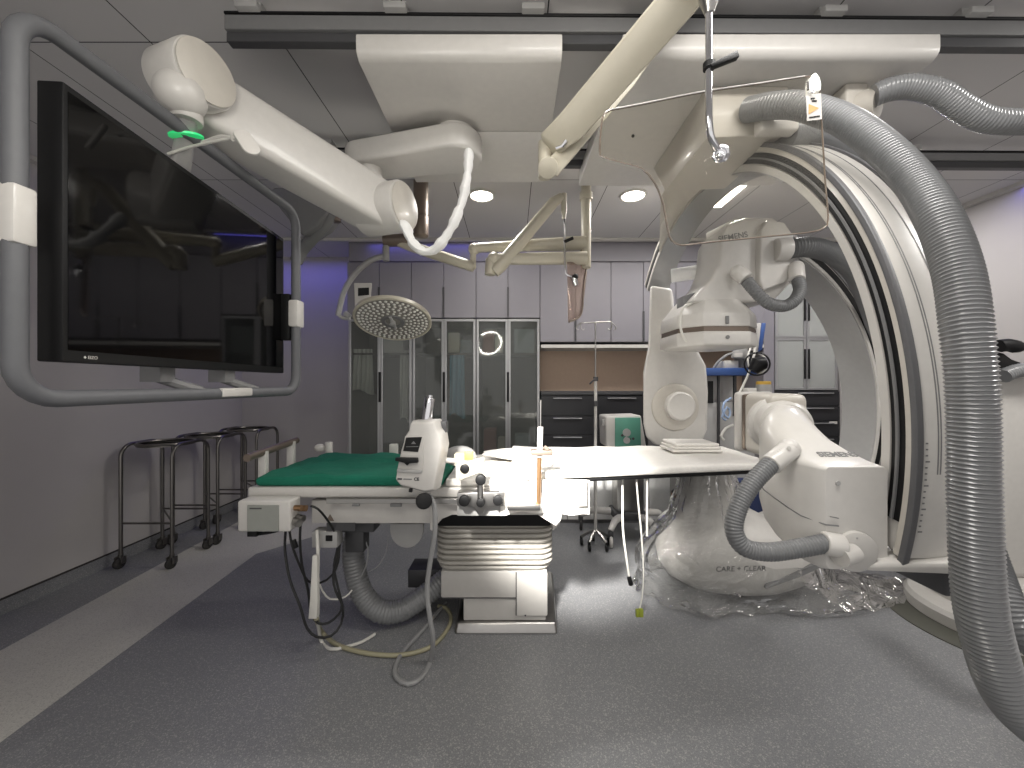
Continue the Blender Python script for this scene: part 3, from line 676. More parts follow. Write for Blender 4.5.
# near end: image detector and its housing
dt = part('detector', MB().hexa([(1.04,1.57,1.195),(1.20,1.57,1.195),(1.20,1.76,1.195),(1.04,1.76,1.195),(1.04,1.57,1.46),(1.20,1.57,1.46),(1.20,1.76,1.46),(1.04,1.76,1.46)], .03, 4), WARM, t)
part('seal_strip', MB().box(1.046,1.194,1.755,1.785,1.2,1.455,.012,2), BROWN, dt)
part('face_plate', MB().box(1.035,1.205,1.782,1.83,1.19,1.465,.018,3), WHITE, dt)
part('name_plate', MB().box(1.0385,1.041,1.66,1.70,1.31,1.33,.0008,1).cyl((1.0395,1.68,1.32),(1.038,1.68,1.32),.008), MIDG, dt)
part('collar', MB().lathe([(.115,0),(.115,.03),(.10,.04),(.095,.09),(.085,.10)], (1.10,1.62,1.335), (-.25,-1,0), 40), WHITE, t)
def sec(y, xa, xb_, za, zb_, r):
    out = []
    for (cx, cz, a0) in ((xb_-r, zb_-r, 0), (xa+r, zb_-r, PI/2), (xa+.02, za+.02, PI), (xb_-.02, za+.02, 1.5*PI)):
        rr = r if cz > (za+zb_)/2 else .02
        for k in range(8): a = a0+k*PI/14; out.append(Vector((cx+rr*math.cos(a), y, cz+rr*math.sin(a))))
    return out
hsn = part('detector_housing', MB().loft([sec(1.59,1.04,1.19,1.20,1.425,.07), sec(1.53,.985,1.165,1.10,1.42,.085), sec(1.46,.925,1.135,1.06,1.40,.09), sec(1.40,.905,1.118,1.01,1.365,.08), sec(1.34,.90,1.115,.98,1.322,.065), sec(1.28,.905,1.125,.955,1.283,.04), sec(1.235,.915,1.135,.94,1.260,.02), sec(1.195,.935,1.138,.935,1.25,.012), sec(1.18,.95,1.136,.94,1.248,.012)]), WHITE, t)
part('lettering', MB().text('SIEMENS', .034, basis((1.05,1.258,1.2727), (1,.0,0), (0,.89,.455)), .0006, bold=.0008), MIDG, hsn)
part('panel_seam', MB().tube([Vector((.9235,1.46,1.13)), Vector((.9045,1.40,1.12)), Vector((.8995,1.34,1.11)), Vector((.9045,1.28,1.095)), Vector((.915,1.235,1.083)), Vector((.948,1.178,1.075)), Vector((.985,1.176,1.072))], .0022, 6).tube([Vector((.985,1.1765,1.095)),Vector((.96,1.1765,1.10))],.0015,6), MIDG, hsn)
part('boss', MB().lathe([(.062,0),(.06,.012),(.05,.016)], (1.035,1.182,.995), (-.1,-1,-.05), 36).cyl((1.02,1.165,.995),(.965,1.15,.99),.029), OFFW, hsn)
part('screw_heads', MB().cyl((.985,1.181,1.2),(.985,1.176,1.2),.007).cyl((1.03,1.168,1.04),(1.03,1.163,1.04),.003).cyl((1.0,1.181,1.02),(1.0,1.176,1.02),.004), PALE, hsn)
part('end_shell', MB().hexa([(1.06,1.165,.938),(1.36,1.10,.955),(1.36,1.36,.955),(1.0,1.36,.94),(1.06,1.17,.965),(1.36,1.085,1.0),(1.36,1.34,1.0),(1.0,1.34,.985)], .012), OFFW, t)
part('end_foot', MB().hexa([(1.30,1.17,.86),(1.42,1.17,.86),(1.42,1.35,.86),(1.30,1.35,.86),(1.25,1.12,.95),(1.42,1.12,.95),(1.42,1.35,.95),(1.25,1.35,.95)], .01), DARKG, t)
hp = [P(788,450,1.27), P(772,463,1.245), P(752,484,1.23), P(738,508,1.22), P(734,530,1.21), P(744,547,1.20), P(768,552,1.19), P(800,548,1.18), P(826,543,1.17)]
hz = part('hose', MB().hose(hp, .028, .009, .09, 20), HOSE2, t, 'grey corrugated hose looping at the detector')
part('hose_cuff', MB().cyl(P(790,449,1.275), P(770,465,1.243), .032, bev=.003).sphere(P(789,449,1.275), .033).cyl(P(789,448,1.24), P(789,448,1.235), .006), WHITE, hz)
part('hose_cuff', MB().cyl(P(823,543,1.172), P(842,546,1.165), .034, bev=.003), WHITE, hz)
# big supply hoses
hp = [P(748,110,1.69), P(770,106,1.6), P(800,106,1.52), P(842,120,1.42), P(878,144,1.32), P(912,178,1.22), P(938,218,1.12), P(957,270,1.05), P(966,330,1.01), P(972,400,1.0), P(974,500,1.0), P(978,590,1.0), P(987,640,1.0), P(1004,690,1.0), P(1030,722,1.0), P(1075,750,1.02), P(1150,775,1.1)]
part('big_hose', MB().hose(hp, .050, .0115, .10, 28), HOSE, t, 'thick grey corrugated hose sweeping down in front of the arch')
part('short_hose', MB().hose([P(785,135,1.72), P(805,134,1.75), P(830,140,1.82), P(848,158,1.9)], .062, .014, .1, 20), HOSE, t, 'short corrugated hose behind the big one')
part('rail_hose', MB().hose([P(874,96,1.64), P(888,90,1.62), P(910,87,1.6), P(938,93,1.58), P(962,108,1.57), P(985,119,1.56), P(1010,122,1.55), P(1060,122,1.55), P(1120,124,1.55)], .046, .012, .07, 20), HOSE, t, 'corrugated hose leaving the carriage to the right')
part('hose_socket', MB().cyl((1.50,1.75,2.72),(1.56,1.66,2.70),.062).box(1.44,1.54,1.68,1.8,2.66,2.80,.01), WARM, t)

# ================================================================== floor-mounted imaging arm
U = Vector((math.cos(D2(14)), math.sin(D2(14)), 0)); NN = Vector((-math.sin(D2(14)), math.cos(D2(14)), 0)); CF = Vector((1.56, 2.76, 1.3))
def fp(t, r, w): return CF+U*(r*math.cos(t))+NN*w+Vector((0,0,r*math.sin(t)))
t = thing('standing_imaging_arm', 'white floor-standing imaging arm with detector above and tube housing below the table', 'x-ray arm', (3.1, 2.45, 0))
fa = part('arch', MB().arc(fp, D2(-52), D2(95), 80, 1.19, 1.31, -.13, .13, .008), OFFW, t)
part('track', MB().arc(fp, D2(-50), D2(95), 70, 1.215, 1.255, -.134, -.128), BLACK, fa)
part('seal_strip', MB().arc(fp, D2(-50), D2(95), 70, 1.265, 1.285, -.138, -.128), MIDG, fa)
part('inner_skin', MB().arc(fp, D2(-52), D2(95), 80, 1.183, 1.1898, -.12, .12), PALE, fa)
# upper detector
YD = 2.52
ob = [(722,233),(728,223),(746,217),(774,217),(790,231),(797,240),(797,276),(790,284),(776,299),(768,302),(690,302),(700,291),(712,279),(719,262)]
body = part('detector_carrier', MB().prism([P(x,y,YD) for x, y in ob], (0,.34,0), .02, 3), WHITE, t)
part('lettering', MB().text('SIEMENS', .052, basis(P(733,237,YD-.0015), (1,0,.18), (0,0,1)), .0006, bold=.0008), MIDG, body)
part('side_cover', MB().prism([P(x,y,YD-.05) for x, y in ((761,231),(768,219),(785,222),(794,236),(794,272),(786,282),(764,290),(760,280))], (0,.08,0), .012, 3), WHITE, body)
def oct_(cx, cy, a, b, z):
    return [Vector((cx+a*x, cy+b*y, z)) for x, y in ((-.55,-1),(.55,-1),(1,-.55),(1,.55),(.55,1),(-.55,1),(-1,.55),(-1,-.55))]
part('side_bar', MB().cyl(P(671,276,2.95), P(750,264,2.75), .05, bev=.006), GOWN, body, 'white round bar behind the carrier')
cx, cy = P(719,330,2.55).x, 2.72
zd = lambda y: H0+(384-y)/F*2.5
dtr = part('detector', MB().loft([oct_(cx,cy,.19,.2,zd(298)), oct_(cx,cy,.255,.25,zd(312)), oct_(cx,cy,.262,.26,zd(314)), oct_(cx,cy,.265,.265,zd(327))], bev=.008), WHITE, t)
part('seal_strip', MB().loft([oct_(cx,cy,.257,.257,zd(327)), oct_(cx,cy,.257,.257,zd(332))]), BROWN, dtr)
part('face_plate', MB().loft([oct_(cx,cy,.262,.265,zd(346)), oct_(cx,cy,.267,.27,zd(343)), oct_(cx,cy,.267,.27,zd(332))], bev=.008), WHITE, dtr)
part('sensor_slot', MB().box(cx-.01,cx+.012,cy-.272,cy-.26,zd(325),zd(317),.004).cyl((cx,cy-.276,zd(338)),(cx,cy-.26,zd(338)),.012), MIDG, dtr)
part('connector_box', MB().prism([P(683,296,2.6),P(703,290,2.6),P(703,302,2.6),P(683,316,2.6)], (0,.1,0), .004), MIDG, dtr)
part('white_cable', MB().spl([P(692,303,2.55), P(683,308,2.54), P(680,322,2.53), P(683,336,2.53), P(690,345,2.53)], .008), CABLE_W, dtr)
hp = [P(747,281,2.43), P(755,291,2.40), P(768,303,2.38), P(784,306,2.38), P(795,300,2.38), P(800,289,2.40), P(797,277,2.43)]
part('loop_hose', MB().hose(catmull(hp, .05), .037, .013, .12, 16), HOSE2, body, 'grey hose in a U-shaped loop')
for a, b_ in ((P(746,279,2.43), P(738,272,2.46)), (P(797,280,2.42), P(796,268,2.46)), ): part('hose_cuff', MB().cyl(a, b_, .045, bev=.004).sphere(b_, .045), WHITE, body)
hp = [P(789,249,2.45), P(806,247,2.44), P(826,251,2.48), P(844,262,2.55), P(856,275,2.62), P(866,296,2.7), P(876,325,2.85), P(878,350,2.95)]
part('side_hose', MB().hose(hp, .062, .015, .12, 18), HOSE2, body, 'grey corrugated hose from the detector carrier into the arch')
part('hose_cuff', MB().cyl(P(789,249,2.45), P(775,250,2.46), .07, bev=.006), WHITE, body)
# lower tube housing
bc = Vector((1.63, 2.86, .31))
bel = MB(); rings = []
for z, sx, sy, dx in ((-.27,.25,.14,0), (-.245,.40,.22,0), (-.19,.51,.27,.02), (-.10,.58,.30,.03), (0,.60,.31,.03), (.10,.57,.30,.02), (.17,.46,.26,-.02), (.22,.33,.22,-.10), (.30,.25,.19,-.18), (.42,.19,.16,-.2), (.55,.155,.14,-.21), (.57,.14,.13,-.21)):
    rings.append([bc+Vector((dx+sx*math.cos(2*PI*k/40), sy*math.sin(2*PI*k/40), z)) for k in range(40)])
tb = part('tube_housing', bel.loft(rings), WHITE, t)
part('seal_strip', MB().prism([P(766,584,2.56),P(800,571,2.565),P(826,560,2.59),P(826,565,2.585),P(800,577,2.56),P(766,589,2.55)], (0,.1,0)), MIDG, tb)
part('lettering', MB().text('CARE + CLEAR', .050, basis(P(741,569,2.545), (1,.0,.02), (0,-.1,1)), .0006), DARKG, tb)
part('tube_carrier', MB().hexa([(1.9,2.75,.12),(2.35,2.85,.22),(2.35,3.15,.22),(1.9,3.05,.12),(1.9,2.75,.5),(2.42,2.85,.62),(2.42,3.15,.62),(1.9,3.05,.5)], .03), WHITE, t)
# stand
part('floor_plate', MB().lathe([(.58,0),(.58,.006),(.56,.010)], (3.08,2.42,0), seg=64), mat('dull_green_grey_plate', (88,88,80), .5, metal=.3), t)
part('base_disc', MB().lathe([(.46,.012),(.46,.075),(.44,.10),(.3,.105)], (3.12,2.46,0), seg=64), OFFW, t)
part('column', MB().box(2.98,3.5,2.38,2.85,.3,1.59,.05,4), OFFW, t)
part('column_foot', MB().lathe([(.40,.105),(.40,.2),(.36,.27),(.25,.31)], (3.22,2.5,0), seg=48), OFFW, t)
part('arch_carrier', MB().hexa([(2.83,2.8,.95),(3.2,2.55,.95),(3.3,2.85,.95),(2.9,3.2,.95),(2.83,2.8,1.45),(3.2,2.55,1.45),(3.3,2.85,1.45),(2.9,3.2,1.45)], .03), OFFW, t)
part('column_hose', MB().hose([P(1003,376,2.3), P(1012,372,2.3), P(1024,370,2.3), P(1045,371,2.3), P(1070,376,2.35)], .042, .014, .1, 16), HOSE, t)
part('lever_grip', MB().spl([P(1000,346,2.3), P(1008,345,2.29), P(1016,347,2.28)], .038, 12).sphere(P(1016,347,2.28), .037, (1.2,1,.9)).prism([P(998,352,2.3),P(1004,353,2.3),P(1012,359,2.3),P(1024,363.5,2.3),P(1040,364,2.3),P(1040,367,2.3),P(998,368,2.3)], (0,.1,0), .008), BLACK, t)
part('floor_hose', MB().hose([P(975,520,2.0), P(988,562,1.9), P(1002,600,1.8), P(1022,632,1.75), P(1060,655,1.75), P(1110,668,1.8)], .075, .015, .11, 22), HOSE, t, 'second thick hose running down beside the stand')

# ================================================================== clear plastic drape over the tube housing
nb = MB(); rings = []; NB = 120; random.seed(3)
for j in range(30):
    v = j/29
    ring = []
    for k in range(NB):
        a = 2*PI*k/NB; ca, sa = math.cos(a), math.sin(a)
        if v < .3: u = v/.3; rx = .17+.10*u; ry = .155+.06*u; z = .90-.35*u; dx = -.2
        elif v < .68: u = (v-.3)/.38; s_ = math.sin(u*PI/2); rx = .27+.43*s_; ry = .215+.125*s_; z = .55-.40*u; dx = -.2+.2*u
        else:
            u = (v-.68)/.32; rx = .70+(.60*max(0, ca)**1.5+.03)*u; ry = .34+.03*u+.04*math.sin(5*a)*u; z = .15*(1-u)**1.3+.006; dx = 0
        w = .5+.9*v
        n1 = noise.noise(Vector((ca*3.2+1, sa*3.2, v*4)))*.045*w + noise.noise(Vector((ca*9, sa*9+4, v*11)))*.022*w + abs(noise.noise(Vector((ca*5, sa*5+9, v*6))))*.03
        n1 *= .35 if .25 < v < .9 else 1.0
        z2 = z+(noise.noise(Vector((ca*7, sa*7, v*9+5)))*.02 if v < .95 else abs(noise.noise(Vector((ca*9, sa*9, 2))))*.02)
        if v > .72: z2 = max(.006, z2+abs(noise.noise(Vector((ca*10*(1+v), sa*10*(1+v), v*14))))*.05)
        ring.append(Vector((bc.x+dx+(rx+n1)*ca, bc.y+(ry+n1)*sa, max(.004, z2))))
    rings.append(ring)
nb.loft(rings, cap=False)
single('plastic_drape', nb, PLASTIC, 'crumpled clear plastic film draped over the tube housing and spread on the floor', 'plastic cover')

# ================================================================== examination table
tb_ = thing('examination_table', 'long examination table on a pleated pedestal in the middle of the room', 'examination table', (-.05, 2.55, 0))
YT = 2.12
part('base_foot', MB().hexa([(-.345,2.33,0),(.275,2.33,0),(.32,3.0,0),(-.38,3.0,0),(-.335,2.36,.062),(.265,2.36,.062),(.31,3.0,.062),(-.37,3.0,.062)], .016, 3), STEEL, tb_)
ped = part('pedestal', MB().box(-.295,.205,2.37,2.92,.063,.22,.006).box(-.43,.211,2.352,2.94,.205,.372,.012), OFFW, tb_)
part('service_panel', MB().box(.026,.214,2.342,2.40,.105,.368,.008), WHITE, ped)
part('panel_seam', MB().box(.022,.0275,2.3435,2.36,.108,.366).box(-.43,.024,2.3495,2.36,.2075,.2115).cyl((.08,2.343,.11),(.08,2.34,.11),.005), DARKG, ped)
def rr(x0, x1, y0, y1, z, r, n=6):
    out = []
    for cx, cy, a0 in ((x1-r,y1-r,0),(x0+r,y1-r,PI/2),(x0+r,y0+r,PI),(x1-r,y0+r,1.5*PI)):
        for k in range(n): a = a0+k*PI/2/(n-1); out.append(Vector((cx+r*math.cos(a), cy+r*math.sin(a), z)))
    return out
rings = []; NR = 9
for k in range(NR):
    z = .375+k*.0325; g = .028*k/NR
    for dz, ins in ((.0,.022),(.006,.004),(.016,0),(.026,.004),(.031,.022)):
        q = ins+(.012 if k < 1 else 0)
        rings.append(rr(-.465+q, .25-q, 2.335+q+g*0, 2.94-q, z+dz, .085))
part('bellows', MB().loft(rings), mat('pleated_rubber_cover', (172,168,160), .42), tb_)
part('dark_gap_column', MB().box(-.45,.235,2.30,2.9,.655,.86,.02), BLACK, tb_)  # column coloured black and widened to imitate the dark gap under the hood
part('side_beam', MB().box(-1.10,-.43,YT+.02,YT+.10,.735,.862,.004), OFFW, tb_)
part('under_frame', MB().box(-1.05,.25,YT+.16,2.80,.80,.885,.01), MIDG, tb_)
sk = []
for px, py in ((434,532),(436,526),(442,519),(452,515),(538,515),(547,519),(552,525),(553,531),(560,524),(562,514),(562,503),(430,503),(430,530)):
    sk.append(P(px,py,YT+.015))
part('bellows_hood', MB().prism(sk, (0,.05,0), .003, 1), WHITE, tb_)
part('warning_mark', MB().prism([P(326,521,YT+.018),P(334,521,YT+.018),P(330,514,YT+.018)], (0,.001,0)), BROWN, tb_)
part('cover_slot', MB().box(P(325,0,YT).x,P(354,0,YT).x,YT+.017,YT+.0215,P(0,532,YT).z,P(0,524,YT).z), DARKG, tb_)
part('table_edge', MB().hexa([(-1.42,2.09,.888),(.30,2.09,.888),(.30,2.86,.888),(-1.40,2.86,.888),(-1.42,2.09,.945),(.30,2.09,.945),(.30,2.86,.945),(-1.40,2.86,.945)], .012, 3), WHITE, tb_)
tt = part('tabletop', MB().hexa([(.28,2.12,.962),(1.62,2.36,.962),(1.62,2.96,.962),(.28,2.96,.962),(.28,2.12,.985),(1.62,2.36,.985),(1.62,2.96,.985),(.28,2.96,.985)], .008), BLACK, tb_, 'thin black table top')
part('accessory_rail', MB().box(-.98,.30,2.055,2.068,.868,.895,.002,1), STEEL, tb_)
rl = MB()
for x in (-.95,-.62,-.2,.2): rl.box(x-.02,x+.02,2.066,2.14,.872,.89)
part('rail_bracket', rl, STEEL, tb_)
part('rail_clip', MB().box(-.64,-.58,2.045,2.055,.855,.872,.002,1), MIDG, tb_); part('rail_clip', MB().box(-.84,-.80,2.045,2.055,.858,.87,.002,1), MIDG, tb_)
part('lower_plate', MB().prism([P(390,524,2.3)]+[P(406.5-16.5*math.cos(a), 530+18*math.sin(a), 2.3) for a in [PI*k/16 for k in range(17)]]+[P(423,524,2.3)], (0,.03,0), .003), PALE, tb_)
hr = part('hand_rail', MB().cyl((-1.415,2.08,1.105),(-1.415,2.56,1.13),.021), BROWN, tb_)
for y, z in ((2.22,1.10),(2.50,1.115)): part('rail_post', MB().box(-1.437,-1.393,y-.018,y+.018,.93,z+.02,.006), WHITE, hr)
part('edge_knob', MB().sphere(P(320,448,2.87), .04, (1,.7,.8)).cyl(P(329,442,2.87),P(329,457,2.87),.026,bev=.004), WHITE, tb_)
part('edge_clip', MB().box(-.90,-.84,2.85,2.89,.93,1.06,.008), WHITE, tb_)
# controls box at the left end
cb = part('control_box', MB().box(-1.40,-1.13,1.985,2.09,.745,.905,.012,3), WHITE, tb_)
part('control_panel', MB().box(-1.345,-1.185,1.978,1.99,.752,.885,.002,1), mat('grey_green_panel', (140,142,136), .5), cb)
part('panel_mark', MB().box(-1.33,-1.27,1.976,1.979,.866,.872), DARKG, cb)
part('connector', MB().cyl((-1.115,2.0,.865),(-1.08,2.0,.865),.014).cyl((-1.115,2.04,.85),(-1.075,2.04,.85),.016), BRASS, cb)
part('connector', MB().cyl((-1.13,2.02,.79),(-1.09,2.0,.785),.02).cyl((-1.13,2.05,.80),(-1.09,2.04,.795),.018), STEEL, cb)
part('underside_latch', MB().box(-1.36,-1.31,2.0,2.05,.715,.745,.004).spl([(-1.32,2.02,.722),(-1.25,2.02,.732),(-1.19,2.03,.746)],.008), BLACK, cb)
part('cable_duct', MB().box(-1.0,-.78,2.2,2.32,.66,.80,.01).box(-.97,-.86,2.26,2.36,.52,.66,.01), DARKG, tb_)
hp = [(-1.0+.03,2.44,.60), (-.985,2.42,.48), (-.96,2.40,.33), (-.90,2.38,.20), (-.80,2.38,.115), (-.68,2.42,.10), (-.55,2.48,.16), (-.42,2.56,.235), (-.33,2.62,.27)]
hz = part('supply_hose', MB().hose(hp, .068, .021, .08, 24), HOSE, tb_, 'grey corrugated hose drooping beside the pedestal')
part('hose_clamp', MB().cyl((-.97,2.44,.59),(-.962,2.44,.66),.072).box(-1.04,-.88,2.40,2.5,.64,.72,.006), STEEL, hz)
part('junction_box', MB().box(-.70,-.40,2.62,2.8,.13,.25,.006).box(-.46,-.28,2.5,2.75,.18,.33,.01), DARKG, tb_)
ub = part('cable_box', MB().box(-1.10,-.96,2.14,2.22,.60,.69,.005), PALE, tb_)
part('socket', MB().box(-1.02,-.985,2.134,2.142,.64,.67).cyl((-1.0,2.13,.655),(-1.0,2.142,.655),.012), BLACK, ub)

# what lies on the table
def sheet(nm, outline, z0, z1, m, label, cat, wob=.006, bev=.012, sub=3):
    mb = MB().hexa([Vector((*p, z0)) for p in outline]+[Vector((*p, z1)) for p in outline], bev, 3)
    bmesh.ops.subdivide_edges(mb.bm, edges=mb.bm.edges[:], cuts=sub, use_grid_fill=True)
    for v in mb.bm.verts:
        k = max(0, (v.co.z-z0)/(z1-z0)); n1 = noise.noise(v.co*7)+.6*noise.noise(v.co*19); v.co.z += wob*n1*k; v.co.x += wob*noise.noise(v.co*9+Vector((3,0,0)))*.8*k; v.co.y += wob*noise.noise(v.co*9+Vector((0,7,0)))*.8*k
    return single(nm, mb, m, label, cat)
gm = sheet('green_mattress', [(-1.385,2.10),(-.37,2.10),(-.37,2.84),(-1.37,2.84)], .946, 1.0, GREEN, 'green cloth-covered mattress on the left end of the examination table', 'mattress', .02, .022, 11)
part('printed_mark', MB().text('mediprint', .035, basis((-.60,2.42,1.0105), (1,.05,0), (0,1,.0)), .0004), mat('dark_green_print', (8,66,58), .9), gm) if False else None
sheet('white_pad', [(-.36,2.10),(.27,2.11),(.27,2.86),(-.36,2.86)], .946, .985, SHEET, 'white sheet-covered pad in the brightly lit middle of the table', 'pad', .005, .014, 7)
sheet('white_sheet', [(.0,2.05),(1.60,2.34),(1.60,2.95),(.0,2.95)], .986, 1.03, SHEET, 'long white sheet laid over the right half of the table', 'sheet', .010, .016, 9)
dr = MB(); rings = []
for j in range(7):
    v = j/6; z = .99-.17*v; fr = []; bk = []
    for k in range(31):
        u = k/30; x = -.06+u*.47; y = 2.04-.018*math.sin(u*17+v)*v-.012*v+.05*max(0, u-.6)
        fr.append(Vector((x, y, z+.012*math.sin(u*4)*v))); bk.append(Vector((x, y+.01, z+.012*math.sin(u*4)*v)))
    rings.append(fr+bk[::-1])
dr.loft(rings)
single('hanging_sheet', dr, SHEET, 'white sheet hanging over the front edge of the table under the lamp light', 'sheet')
single('table_shield', MB().prism([P(530,480,2.03),P(587,480,2.03),P(587,506,2.03),P(563,508,2.03),P(561,520,2.03),P(556,526,2.03),P(546,520,2.03),P(530,510,2.03)], (0,.012,0), .003), WHITE, 'brightly lit white panel hooked on the table front, right of the pedestal', 'panel')
bl = MB(); rings = []
for j in range(9):
    a = PI*j/8; 
    rings.append([Vector((.02+.20*math.cos(2*PI*k/20)*(math.sin(a)*.8+.2)*(1+.15*math.sin(3*k)), 2.62+.14*math.sin(2*PI*k/20)*(math.sin(a)*.8+.2), .99+.075*(j/8)**.7+.012*noise.noise(Vector((k,j,1))))) for k in range(20)])
bl.loft(rings)
single('bundled_sheet', bl, SHEET, 'bundled white sheet heaped on the middle of the table behind the clamp', 'sheet')
tw = MB()
for k in range(3): tw.box(1.08+.01*k,1.42-.012*k,2.62,2.86,1.038+.021*k,1.058+.021*k,.009,3)
single('folded_towel', tw, SHEET, 'folded white towel on the far right of the table sheet', 'towel')

# ------------------------------------------------------------------ contrast injector on the table rail
t = thing('contrast_injector', 'tilted white injector head with small dark display, mounted on the table rail', 'injector', P(424,500,1.96))
YI = 1.90
io = [(410,421),(435,420),(437,429),(441,434),(443,446),(439,468),(434,492),(425,494),(399,487),(394,481),(396,468),(400,450),(405,434),(408,430)]
fq = [P(x,y,YI) for x, y in io]; cen = sum(fq, Vector())/len(fq)
body = part('body', MB().loft([[cen+(p-cen)*.93 for p in fq], [p+Vector((.004,.025,0)) for p in fq], [p+Vector((.018,.085,0)) for p in fq], [cen+(p-cen)*.9+Vector((.02,.105,0)) for p in fq]], bev=.006), WHITE, t)
def IQ(pts, d): return [P(x,y,YI+d) for x, y in pts]
part('face_panel', MB().prism(IQ([(405,436),(424,437),(423,472),(399,470)], -.004), (0,.012,0), .003), OFFW, body)
part('display', MB().prism(IQ([(406,437.5),(422,437),(418,452),(403,451)], -.007), (0,.006,0)), BLACK, body)
part('display_mark', MB().prism(IQ([(411,444),(416,444),(413.5,441)], -.0085), (0,.001,0)).prism(IQ([(406,446.5),(418.5,446.2),(418.4,446.8),(406,447.1)], -.0085), (0,.001,0)), MIDG, body)
part('lever', MB().prism(IQ([(395,458),(417,458.5),(417.5,463),(409,463.5),(407,466),(404,463),(395,461)], -.03), (0,.028,0), .003), BLACK, body)
part('ledge', MB().prism(IQ([(397,469),(422,470.5),(421.5,473.5),(396.5,472)], -.012), (0,.015,0), .002), PALE, body)
part('latch_slot', MB().prism(IQ([(409,489),(412,489.5),(411.5,492.5),(408.5,492)], .006), (0,.02,0)), BLACK, body)
M_ = basis(P(413,480,YI-.0015), (1,0,-.05), (.12,0,1))
part('lettering', MB().text('CE', .021, basis(P(416.5,479.3,YI-.0008), (1,0,0), (.15,0,1)), .0006, bold=.001), DARKG, body)
part('printed_bar', MB().prism(IQ([(397.5,478),(402,478.2),(401.8,480),(397.3,479.8)], -.001), (0,.001,0)), DARKG, body)
part('printed_bar', MB().prism(IQ([(403.5,478.5),(412,478.8),(411.8,480),(403.3,479.7)], -.001), (0,.001,0)), MIDG, body)
part('syringe', MB().cyl(P(426.5,423,1.96), P(430,398,1.97), .026, bev=.003).cyl(P(430,398,1.97), P(430.4,395,1.97), .014), CHROME, t)
part('syringe_clip', MB().box(*(lambda c: (c.x-.01,c.x+.05,c.y-.02,c.y+.05,c.z-.03,c.z+.03))(P(437,427,1.98)), .006), DARKG, t)
part('wheel', MB().cyl(P(424,501,1.90), P(424,501,1.96), .040, seg=20, bev=.008), BLACK, t)
part('mount_arm', MB().cyl(P(441,460,1.98), P(456,461,2.0), .014).cyl(P(424,496,1.97), P(424,504,2.05), .014).cyl(P(424,504,2.0), P(424,504,2.07), .02), OFFW, t)
gz = [P(428,494,1.99), P(434,505,1.97), P(435,530,1.96), P(431,556,1.98), P(427,590,2.0), P(430,618,2.0), P(433,640,2.02), G(430,662,.012), G(421,678,.012), G(408,684,.012), G(397,678,.012), G(395,668,.012), G(403,652,.012), G(420,633,.012), G(438,612,.012), G(446,602,.012)]
part('cable', MB().spl(gz, .0125, 8, .03), CABLE_G, t, 'grey cable looping down to the floor')

# clamp assembly beside it
t = thing('rail_clamp', 'steel clamp assembly with black knobs on the table rail, right of the injector', 'clamp', P(480,505,2.0))
def C_(x0, x1, y0, y1, Y, d, bev=.005): 
    a, b_ = P(x0,y1,Y), P(x1,y0,Y); return MB().box(a.x,b_.x,Y,Y+d,a.z,b_.z,bev)
part('upper_block', C_(454,472,454,466,1.99,.07), CREAM, t); part('yellow_sticker', C_(464,473,452,460,1.982,.02,.002), YELLOW, t)
part('post', C_(455.5,461.5,464,481,1.99,.03), OFFW, t)
part('link_arm', MB().prism([P(459,464,1.96),P(484,458,1.96),P(484,471,1.96),P(459,481,1.96)], (0,.04,0), .005), CREAM, t)
part('neck_rod', MB().cyl(P(480.5,478,2.0), P(480.5,501,2.0), .018), STEEL, t)
part('rail_block', MB().prism([P(457,493,1.99),P(505,492,1.99),P(504,506,1.99),P(486,508,1.99),P(483,514,1.99),P(478,514,1.99),P(474,508,1.99),P(457,506,1.99)], (0,.07,0), .005), STEEL, t)
part('back_plate', C_(457,503,500,516,2.03,.03,.004), PALE, t)
for px, py, r in ((464.5,469,.024),(480.5,480.5,.027),(464,501.5,.028),(480.5,503.5,.022),(498,501,.026)):
    c = P(px,py,1.95); part('knob', MB().cyl(c, c+Vector((0,.035,0)), r, seg=20, bev=.006).cyl(c+Vector((0,.03,0)), c+Vector((0,.06,0)), .008), BLACK, t)
dm = MB().sphere(P(460,456,2.25), .095, (1,.7,.62))
single('kidney_dish', dm, PALE, 'pale rounded dome-shaped cover on the table just behind the clamp', 'cover')
single('steel_tray', MB().hexa([P(505,497,1.985),P(540,511,1.985),P(540,514,1.985),P(505,500,1.985),P(505,496,2.03),P(541,506,2.03),P(541,509,2.03),P(505,499,2.03)], .004) if False else C_(507,541,505,511,1.97,.05,.006), STEEL, 'small steel tray clipped to the table front beside the clamp', 'tray')
# short pole clamped at the table front
t = thing('table_pole', 'brown upright pole with a cross clamp at the table front, thin white rod above', 'pole', P(539,505,2.0))
YP = 2.0
part('lower_pole', MB().cyl(P(538,507,YP), P(539.5,458,YP), .011, .013), BRASS, t)
part('cross_clamp', C_(531,553,450.5,456,YP-.03,.06,.006).cyl(P(544,447,YP-.02),P(548,450,YP-.02),.012), BROWN, t)
part('upper_sleeve', MB().cyl(P(539.5,456,YP), P(540.5,427,YP), .014), WHITE, t)
part('thin_rod', MB().cyl(P(540.5,428,YP), P(540.8,400,YP), .004), STEEL, t)

